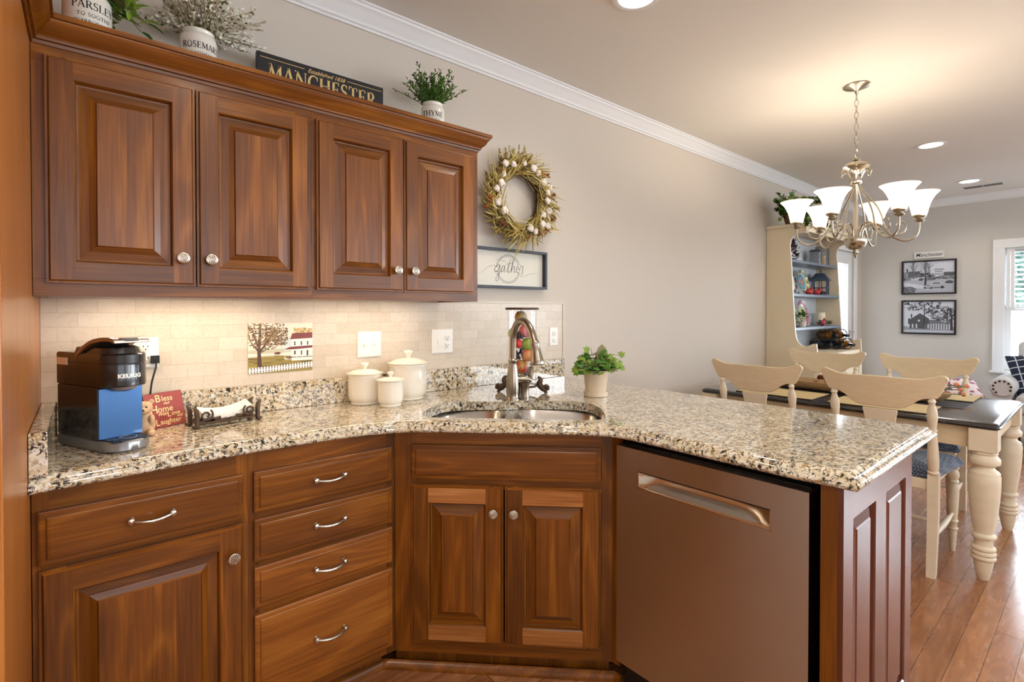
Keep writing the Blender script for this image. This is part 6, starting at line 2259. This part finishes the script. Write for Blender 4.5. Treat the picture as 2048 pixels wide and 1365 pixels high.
# lowest shelf: green plant, candle in greenery
t = thing('potted_plant', 'small bushy green plant in front of the plates on the lowest shelf', 'potted plant', (5.345, -.175, SH[2]))
MB().lathe([(.03, 0), (.038, .05), (.04, .052), (.034, .052), (0, .046)], n=20, cap=False).build('pot', 'ceramic', t)
f_, s_ = MB(), MB()
for i in range(90):
    d = rdir(q, -.1, 1); rr = q.uniform(.04, .085)
    p = Vector((d.x * rr * .95, d.y * rr * .75, .055 + d.z * rr * 1.1))
    leaf(f_, p, d, (0, 0, 1), .028, .02, 'oval', q.choice((0, 0, 1)), .2)
    if i % 6 == 0:
        s_.tube([(0, 0, .045), tuple(p)], .001, 5)
f_.build('foliage', ['leaf', 'leaf_dark'], t, smooth=0)
s_.build('stems', 'stem', t)
t = thing('pillar_candle', 'ivory pillar candle standing in greenery on the lowest shelf', 'candle', (6.03, -.10, SH[2]))
MB().lathe([(.0, .0), (.043, .0), (.044, .004), (.043, .128), (.038, .134), (.034, .126), (0, .120)], n=28, cap=False).build('wax', mat('ivory_wax', C(238, 226, 196), .5, noise=.04), t)
MB().tube([(0, 0, .12), (.001, 0, .135)], .0012, 5).build('wick', 'ink', t)
t = thing('greenery_garland', 'low strand of greenery round the candle on the lowest shelf', 'greenery', (5.96, -.165, SH[2]))
f_ = MB()
for i in range(110):
    x = q.uniform(-.19, .14)
    leaf(f_, (x, q.uniform(-.03, .018), .006 + q.uniform(0, .03)), Vector((q.uniform(-1, 1), q.uniform(-.6, .5), q.uniform(0, .8))), (0, 0, 1), .032, .012, 'oval', q.choice((0, 1)), .1)
f_.build('foliage', ['leaf_dark', mat('sage', C(96, 112, 92), .6, noise=.3)], t, smooth=0)

# framed card and wine rack on the hutch counter
t = thing('picture_frame', 'navy framed card leaning at the left of the hutch counter', 'picture frame', (5.43, -.055, .9005))
T = Matrix.Rotation(R(-13), 4, 'X')
b = MB(T)
b.poly([[(-.125, .002), (.125, .002), (.125, .172), (-.125, .172)], [(-.11, .017), (-.11, .157), (.11, .157), (.11, .017)]], lambda u, v, w: (u, w, v), -.018, 0)
b.build('frame', mat('navy_frame', C(38, 62, 88), .4, noise=.15), t, smooth=0)
MB(T).box(-.111, -.008, .016, .111, -.003, .158).build('card', mat('pale_card', C(206, 220, 230), .6, noise=.04, nscale=9), t, smooth=0)
t = thing('wine_rack', 'black wire ring wine rack on the hutch counter', 'wine rack', (6.00, -.22, .9005), R(-40))
RG = [(-.115, .057), (0, .057), (.115, .057), (-.057, .152), (.057, .152)]
b = MB()
for cx, cz in RG:
    for y in (-.07, .07):
        b.tube([(cx + .0535 * math.cos(a), y, cz + .0535 * math.sin(a)) for a in [2 * PI * k / 26 for k in range(26)]], .0038, 7, closed=True)
for cx in (-.115, .115):
    b.tube([(cx, -.07, .0042), (cx, .07, .0042)], .0038, 6)
b.build('wire_rings', 'iron', t)
M['bottle_amber'] = mat('amber_bottle', C(150, 98, 26), .12, coat=.5, noise=.3, nscale=20)
M['bottle_dark'] = mat('dark_bottle', C(26, 34, 46), .12, coat=.5, noise=.2)
M['foil'] = mat('navy_foil', C(22, 26, 40), .3, noise=.2)
for k, mt_, lab in ((4, 'bottle_amber', 'amber wine bottle with a navy neck lying in the top of the wine rack'), (3, 'bottle_amber', 'amber wine bottle in the upper left ring of the wine rack'), (0, 'bottle_dark', 'dark wine bottle in the lowest left ring of the wine rack'), (1, 'bottle_dark', 'dark wine bottle in the lowest middle ring of the wine rack'), (2, 'bottle_amber', 'amber wine bottle in the lowest right ring of the wine rack')):
    cx, cz = RG[k]
    t = thing('wine_bottle', lab, 'bottle', (6.00 + cx * .766, -.22 - cx * .643, .9005 + cz), R(-40), 'wine bottles in the rack')
    MB().lathe([(0, -.13), (.034, -.13), (.038, -.125), (.038, .03), (.034, .055), (.018, .085), (.0145, .10)], (0, 0, -.005), axis='-y', n=22).build('glass_body', mt_, t, smooth=60)
    MB().lathe([(.0148, .1005), (.0145, .16), (.016, .162), (.016, .172), (0, .1725)], (0, 0, -.005), axis='-y', n=18).build('foil_neck', 'foil', t, smooth=60)
t = thing('paper_stack', 'white folded papers lying at the right end of the hutch counter', 'papers', (6.19, -.33, .905), R(15)) if False else None

# ------------------------------------------------------------------ pictures on the far wall (local x = -world y)
gy = lambda v: (v * 1.05, v * 1.12, v * 1.28, 1)
def photo(name, label, xa, xb, za, zb, polys, grp):
    t = thing(name, label, 'framed picture', (XF - .001, -(xa + xb) / 2, (za + zb) / 2), R(-90), grp)
    hw_, hh_ = (xb - xa) / 2, (zb - za) / 2
    e = .017
    MB().poly([[(-hw_, -hh_), (hw_, -hh_), (hw_, hh_), (-hw_, hh_)], [(-hw_ + e, -hh_ + e), (-hw_ + e, hh_ - e), (hw_ - e, hh_ - e), (hw_ - e, -hh_ + e)]], lambda u, v, w: (u, w, v), -.028, 0).build('frame', 'black_frame', t, smooth=0, bev=.001)
    MB().box(-hw_ + e - .001, -.012, -hh_ + e - .001, hw_ - e + .001, -.006, hh_ - e + .001).build('backing', 'paper', t, smooth=0)
    picture('photograph', 2 * (hw_ - e), 2 * (hh_ - e), polys, lambda u, v, l: Vector((u - (hw_ - e), -.0125 - l * .05, v - (hh_ - e))), t)
q = random.Random(40)
P = [(gy(.56), rect(0, 0, 1, 1)), (gy(.62), rect(.4, .55, 1, 1)), (gy(.42), rect(0, 0, 1, .42))]
for i in range(60):
    P.append((gy(q.uniform(.03, .3)), blob(q.uniform(0, .62), q.uniform(.42, .62), .05, .035, 8, i)))
P.append((gy(.26), rect(.0, .5, .10, .68))); P.append((gy(.05), rect(.06, .66, .09, .80)))
P.append((gy(.12), rect(.10, .58, .34, .70))); P.append((gy(.10), blob(.85, .58, .22, .06, 12, 2)))
P.append((gy(.62), rect(.62, .54, .79, .72))); P.append((gy(.3), [(.6, .72), (.62, .76), (.79, .76), (.81, .72)]))
for i in range(4):
    for zz in (.57, .65):
        P.append((gy(.12), rect(.635 + i * .038, zz, .655 + i * .038, zz + .045)))
for i in range(46):
    P.append((gy(q.uniform(.05, .32)), blob(q.uniform(.5, 1), q.uniform(.44, .5), .05, .025, 8, i + 70)))
P.append((gy(.6), [(0, .22), (.35, .14), (.5, .10), (.6, .18), (.2, .30), (0, .34)]))
P.append((gy(.08), [(0, 0), (.24, .02), (.2, .16), (0, .22)]))
for i in range(18):
    P.append((gy(q.uniform(.05, .22)), blob(q.uniform(0, .25), q.uniform(.02, .2), .05, .03, 8, i + 130)))
for x, w_, h_ in ((.44, .045, 1.0), (.20, .014, .95), (.53, .012, .9), (.36, .012, .85)):
    P.append((gy(.05), limb([(x, .18 if w_ > .03 else .45), (x + .005, .5), (x - .008, h_)], w_, w_ * .5)))
for i in range(110):
    x0 = q.choice((.2, .2, .44, .44, .44, .5)); z0 = q.uniform(.5, .95); a = q.uniform(.4, 2.7); L0 = q.uniform(.06, .2)
    P.append((gy(q.uniform(.05, .25)), limb([(x0, z0), (x0 + L0 * .5 * math.cos(a), z0 + L0 * .8 * math.sin(a)), (x0 + L0 * math.cos(a), z0 + L0 * 1.5 * math.sin(a))], .008, .003)))
for cx, cz, s_ in ((.66, .24, 1.0), (.50, .20, .6), (.90, .34, .45)):       # parked cars
    P.append((gy(.06), blob(cx, cz - .075 * s_, .17 * s_, .02, 12, 1, .05)))
    P.append((gy(.40 if s_ > .5 else .1), [(cx - .17 * s_, cz - .07 * s_), (cx + .17 * s_, cz - .07 * s_), (cx + .165 * s_, cz + .02 * s_), (cx + .11 * s_, cz + .04 * s_), (cx - .14 * s_, cz + .03 * s_)]))
    P.append((gy(.62 if s_ > .5 else .2), [(cx - .12 * s_, cz + .03 * s_), (cx + .11 * s_, cz + .04 * s_), (cx + .08 * s_, cz + .10 * s_), (cx - .07 * s_, cz + .10 * s_)]))
    P.append((gy(.12), [(cx - .095 * s_, cz + .04 * s_), (cx + .085 * s_, cz + .045 * s_), (cx + .065 * s_, cz + .085 * s_), (cx - .06 * s_, cz + .085 * s_)]))
    for dx in (-.11, .11):
        P.append((gy(.03), blob(cx + dx * s_, cz - .07 * s_, .03 * s_, .045 * s_, 12, 3, .02)))
photo('framed_photograph', 'black framed street photograph with parked cars, upper of two on the far wall', .430, .944, 1.491, 1.895, P, 'black framed photographs')
q = random.Random(41)
P = [(gy(.60), rect(0, 0, 1, 1)), (gy(.3), rect(0, 0, 1, .2)), (gy(.55), rect(0, .03, 1, .075))]
P.append((gy(.08), [(.10, .13), (.10, .46), (.17, .46), (.34, .64), (.52, .46), (.52, .13)])); P.append((gy(.6), limb([(.14, .45), (.34, .64), (.54, .45)], .02, .02)))
P.append((gy(.05), rect(.155, .48, .185, .60))); P.append((gy(.16), rect(.52, .13, .95, .42)))
for i in range(6):
    P.append((gy(.55), rect(.10 + i * .078, .15, .13 + i * .078, .28) if i != 3 else rect(.30, .36, .34, .42)))
for i in range(8):
    P.append((gy(.6), rect(.55 + i * .05, .12, .57 + i * .05, .30)))
for i in range(330):
    a, rr = q.uniform(0, 6.28), q.random() ** .5
    x, z_ = q.choice(((.75, .62), (.75, .62), (.5, .85), (.2, .92), (.95, .5)))
    P.append((gy(q.choice((.03, .06, .12, .2, .45))), blob(x + .26 * rr * math.cos(a), z_ + .22 * rr * math.sin(a), q.uniform(.012, .04), q.uniform(.012, .035), 7, i)))
for pts, w_ in (([(.42, .12), (.43, .5), (.42, .9)], .03), ([(.43, .6), (.55, .72), (.7, .8)], .016), ([(.95, .1), (.95, .5), (.92, .8)], .045), ([(.42, .7), (.3, .82), (.12, .9)], .012)):
    P.append((gy(.04), limb(pts, w_, w_ * .5)))
photo('framed_photograph', 'black framed photograph of a gabled house under trees, lower of two on the far wall', .430, .944, 1.015, 1.4205, P, 'black framed photographs')
t = thing('small_sign', 'small white wooden sign reading Manchester above the framed photographs', 'sign', (XF - .001, -.690, 1.958), R(-90))
MB().box(-.143, -.018, -.040, .143, -.0005, .040).build('board', mat('white_wood', C(222, 222, 218), .6, noise=.06, nscale=12, stretch=(1, 1, 8)), t, smooth=0, bev=.002)
b = MB()
font_mesh(b, 'Manchester', .058, lambda u, v: Vector((u, -.0186, v)), 0, -.018, .3, .92, offset=.0002)
b.build('lettering', 'ink', t, smooth=0)

# ------------------------------------------------------------------ armchair by the window: faces the camera side
M['linen'] = mat('pale_linen', C(206, 206, 206), .85, noise=.06, nscale=80, bump=.2, bscale=500)
t = thing('armchair', 'pale linen roll-arm armchair under the far window', 'armchair', (6.62, -1.82, 0), R(-90))
# local x = -world y (to the right), local y = world x (away): front at y = 0
def rbox(x0, y0, z0, x1, y1, z1, r=.04):
    b = MB().box(x0, y0, z0, x1, y1, z1)
    return b
rbox(-.36, .04, .14, .36, .72, .34).build('base', 'linen', t, smooth=60, bev=.03, seg=3)
rbox(-.285, -.02, .345, .285, .60, .515).build('seat_cushion', 'linen', t, smooth=60, bev=.045, seg=4)
bk = MB()
bk.loft([[(-.33, .60 + o_, z_), (.33, .60 + o_, z_), (.33, .76 + o_, z_), (-.33, .76 + o_, z_)] for z_, o_ in ((.34, .0), (.6, .03), (.85, .07), (.985, .10))])
bk.build('backrest', 'linen', t, smooth=60, bev=.05, seg=4)
for s in (-1, 1):
    a_ = MB()
    a_.tube([(s * .375, y_, .575) for y_ in (.0, .02, .04, .35, .68)], [.075, .09, .095, .095, .09], 24)
    a_.box(s * .375 - .075, .035, .14, s * .375 + .065, .68, .56)
    o = a_.build('arm', 'linen', t, smooth=50)
    nb = MB()
    for k in range(9):
        an = R(-20 + 250 * k / 8)
        nb.lathe([(.0105, 0), (.008, .006), (0, .008)], (s * .375 + .062 * math.cos(an), .001, .575 + .062 * math.sin(an)), axis='-y', n=10)
    nb.build('nailhead', 'ink', o)
for sx in (-1, 1):
    for y_ in (.08, .68):
        MB().lathe([(.028, .139), (.024, .09), (.018, .0), (0, 0)], (sx * .32, y_, 0), n=14).build('foot', 'iron', t)
# plaid cushion
m, nt, bs = newmat('navy_plaid')
tc = nt.nodes.new('ShaderNodeTexCoord')
sx_ = nt.nodes.new('ShaderNodeSeparateXYZ')
nt.links.new(tc.outputs['Object'], sx_.inputs[0])
lines = None
for o_ in (0, 2):
    fr_ = math_node(nt, 'FRACT', math_node(nt, 'MULTIPLY', math_node(nt, 'ADD', sx_.outputs[o_], 5.0), 15.0))
    ln_ = math_node(nt, 'LESS_THAN', fr_, .13)
    lines = ln_ if lines is None else math_node(nt, 'MAXIMUM', lines, ln_)
nt.links.new(mixcol(nt, lines, C(30, 40, 66), C(206, 214, 226)), bs.inputs['Base Color'])
bs.inputs['Roughness'].default_value = .85
M['plaid'] = m
def cushion(name, label, loc, rot, w_, h_, d_, m_):
    b = MB()
    n = 14
    vs, fs = [], []
    for side_ in (1, -1):
        for i in range(n + 1):
            for j in range(n + 1):
                u, v = -1 + 2 * i / n, -1 + 2 * j / n
                th = d_ * ((1 - u ** 4) * (1 - v ** 4)) ** .5
                pinch = 1 - .06 * (abs(u * v))** .5 * (1 - .0)
                vs.append((u * w_ * (1 - .07 * (1 - v * v)), side_ * th, v * h_ * (1 - .07 * (1 - u * u))))
    k_ = (n + 1) ** 2
    for side_ in (0, 1):
        for i in range(n):
            for j in range(n):
                a = side_ * k_ + i * (n + 1) + j
                fs.append((a, a + 1, a + n + 2, a + n + 1))
    b.add(vs, fs)
    o = b.build(name, m_, None, smooth=80)
    o.location = loc; o.rotation_euler = rot
    return tag(o, label, 'cushion')
cushion('throw_pillow', 'navy plaid cushion with white lines on the armchair', (6.98, -1.66, .70), (R(-14), R(-12), R(-78)), .20, .20, .07, 'plaid')
# floral pillow on a low bench beyond the table
t = thing('ottoman_bench', 'low upholstered bench beyond the dining table', 'bench', (6.45, -1.02, 0))
MB().box(-.24, -.33, .12, .24, .30, .335).build('seat', 'linen', t, smooth=60, bev=.03, seg=3)
for sx in (-1, 1):
    for sy in (-.28, .25):
        MB().lathe([(.025, .119), (.016, 0), (0, 0)], (sx * .2, sy, 0), n=12).build('foot', 'iron', t)
m, nt, bs = newmat('floral_print')
tc = nt.nodes.new('ShaderNodeTexCoord')
vo = nt.nodes.new('ShaderNodeTexVoronoi'); vo.inputs['Scale'].default_value = 11
nt.links.new(tc.outputs['Object'], vo.inputs[0])
nz = noise(nt, tc.outputs['Object'], 16, 4, .6, .6)
c_ = ramp(nt, nz, [(.36, C(94, 40, 70)), (.62, C(226, 214, 216)), (.45, C(150, 70, 100)), (.50, C(222, 200, 204))])
c_ = mixcol(nt, ramp(nt, vo.outputs['Distance'], [(.14, (1, 1, 1, 1)), (.20, (0, 0, 0, 1))]), c_, C(228, 160, 80))
nt.links.new(c_, bs.inputs['Base Color']); bs.inputs['Roughness'].default_value = .85
M['floral'] = m
cushion('floral_pillow', 'pink and purple floral pillow on the low bench', (6.47, -1.10, .505), (R(-62), R(0), R(-62)), .26, .20, .085, 'floral')

# ------------------------------------------------------------------ shrubs outside the window
M['hedge'] = mat('hedge_leaf', C(140, 172, 160), .7, noise=.3, nscale=9)
q = random.Random(2)
for k, (x, y, h_) in enumerate(((11.8, -1.25, 3.6), (11.6, -4.6, 2.5))):
    f_ = MB()
    for i in range(1700):
        d = rdir(q, -.8, 1)
        rr = q.random() ** .35
        leaf(f_, (d.x * .8 * rr, d.y * .95 * rr, 1.0 + h_ * .25 + d.z * .75 * rr), rdir(q, -1, 1), (0, 0, 1), .15, .10, 'oval', 0, .2)
    t = thing('garden_shrub', ('leafy green shrub outside the far window', 'leafy green shrub outside the window nearer the room')[k], 'shrub', (x, y, 0))
    f_.build('foliage', 'hedge', t, smooth=0)
    MB().tube([(0, 0, 0), (.02, 0, .6), (0, .02, 1.4)], [.05, .04, .02], 10).build('trunk', 'twig', t)
struct(MB().box(XF + .13, -9, -.15, 14, 4, -.06).build('ground', mat('garden_ground', C(150, 150, 140), .9, noise=.2, nscale=3), smooth=0))

# ------------------------------------------------------------------ ceiling fittings
build_can_light(5.158, -1.178, 'round recessed light in the ceiling just right of the chandelier', 14)
build_can_light(6.86, -1.165, 'round recessed light in the ceiling farthest away by the air vent', 14)
build_can_light(1.845, -.830, 'round recessed light at the top edge of the picture above the counter', 14)
build_can_light(0.55, -1.75, 'unseen round recessed light added to the kitchen ceiling above the camera', 30)  # unseen lamp added to brighten the kitchen side
build_can_light(1.45, -2.55, 'unseen round recessed light added to the kitchen ceiling behind the camera', 30)  # second added lamp, out of view, for more kitchen light
build_vent()
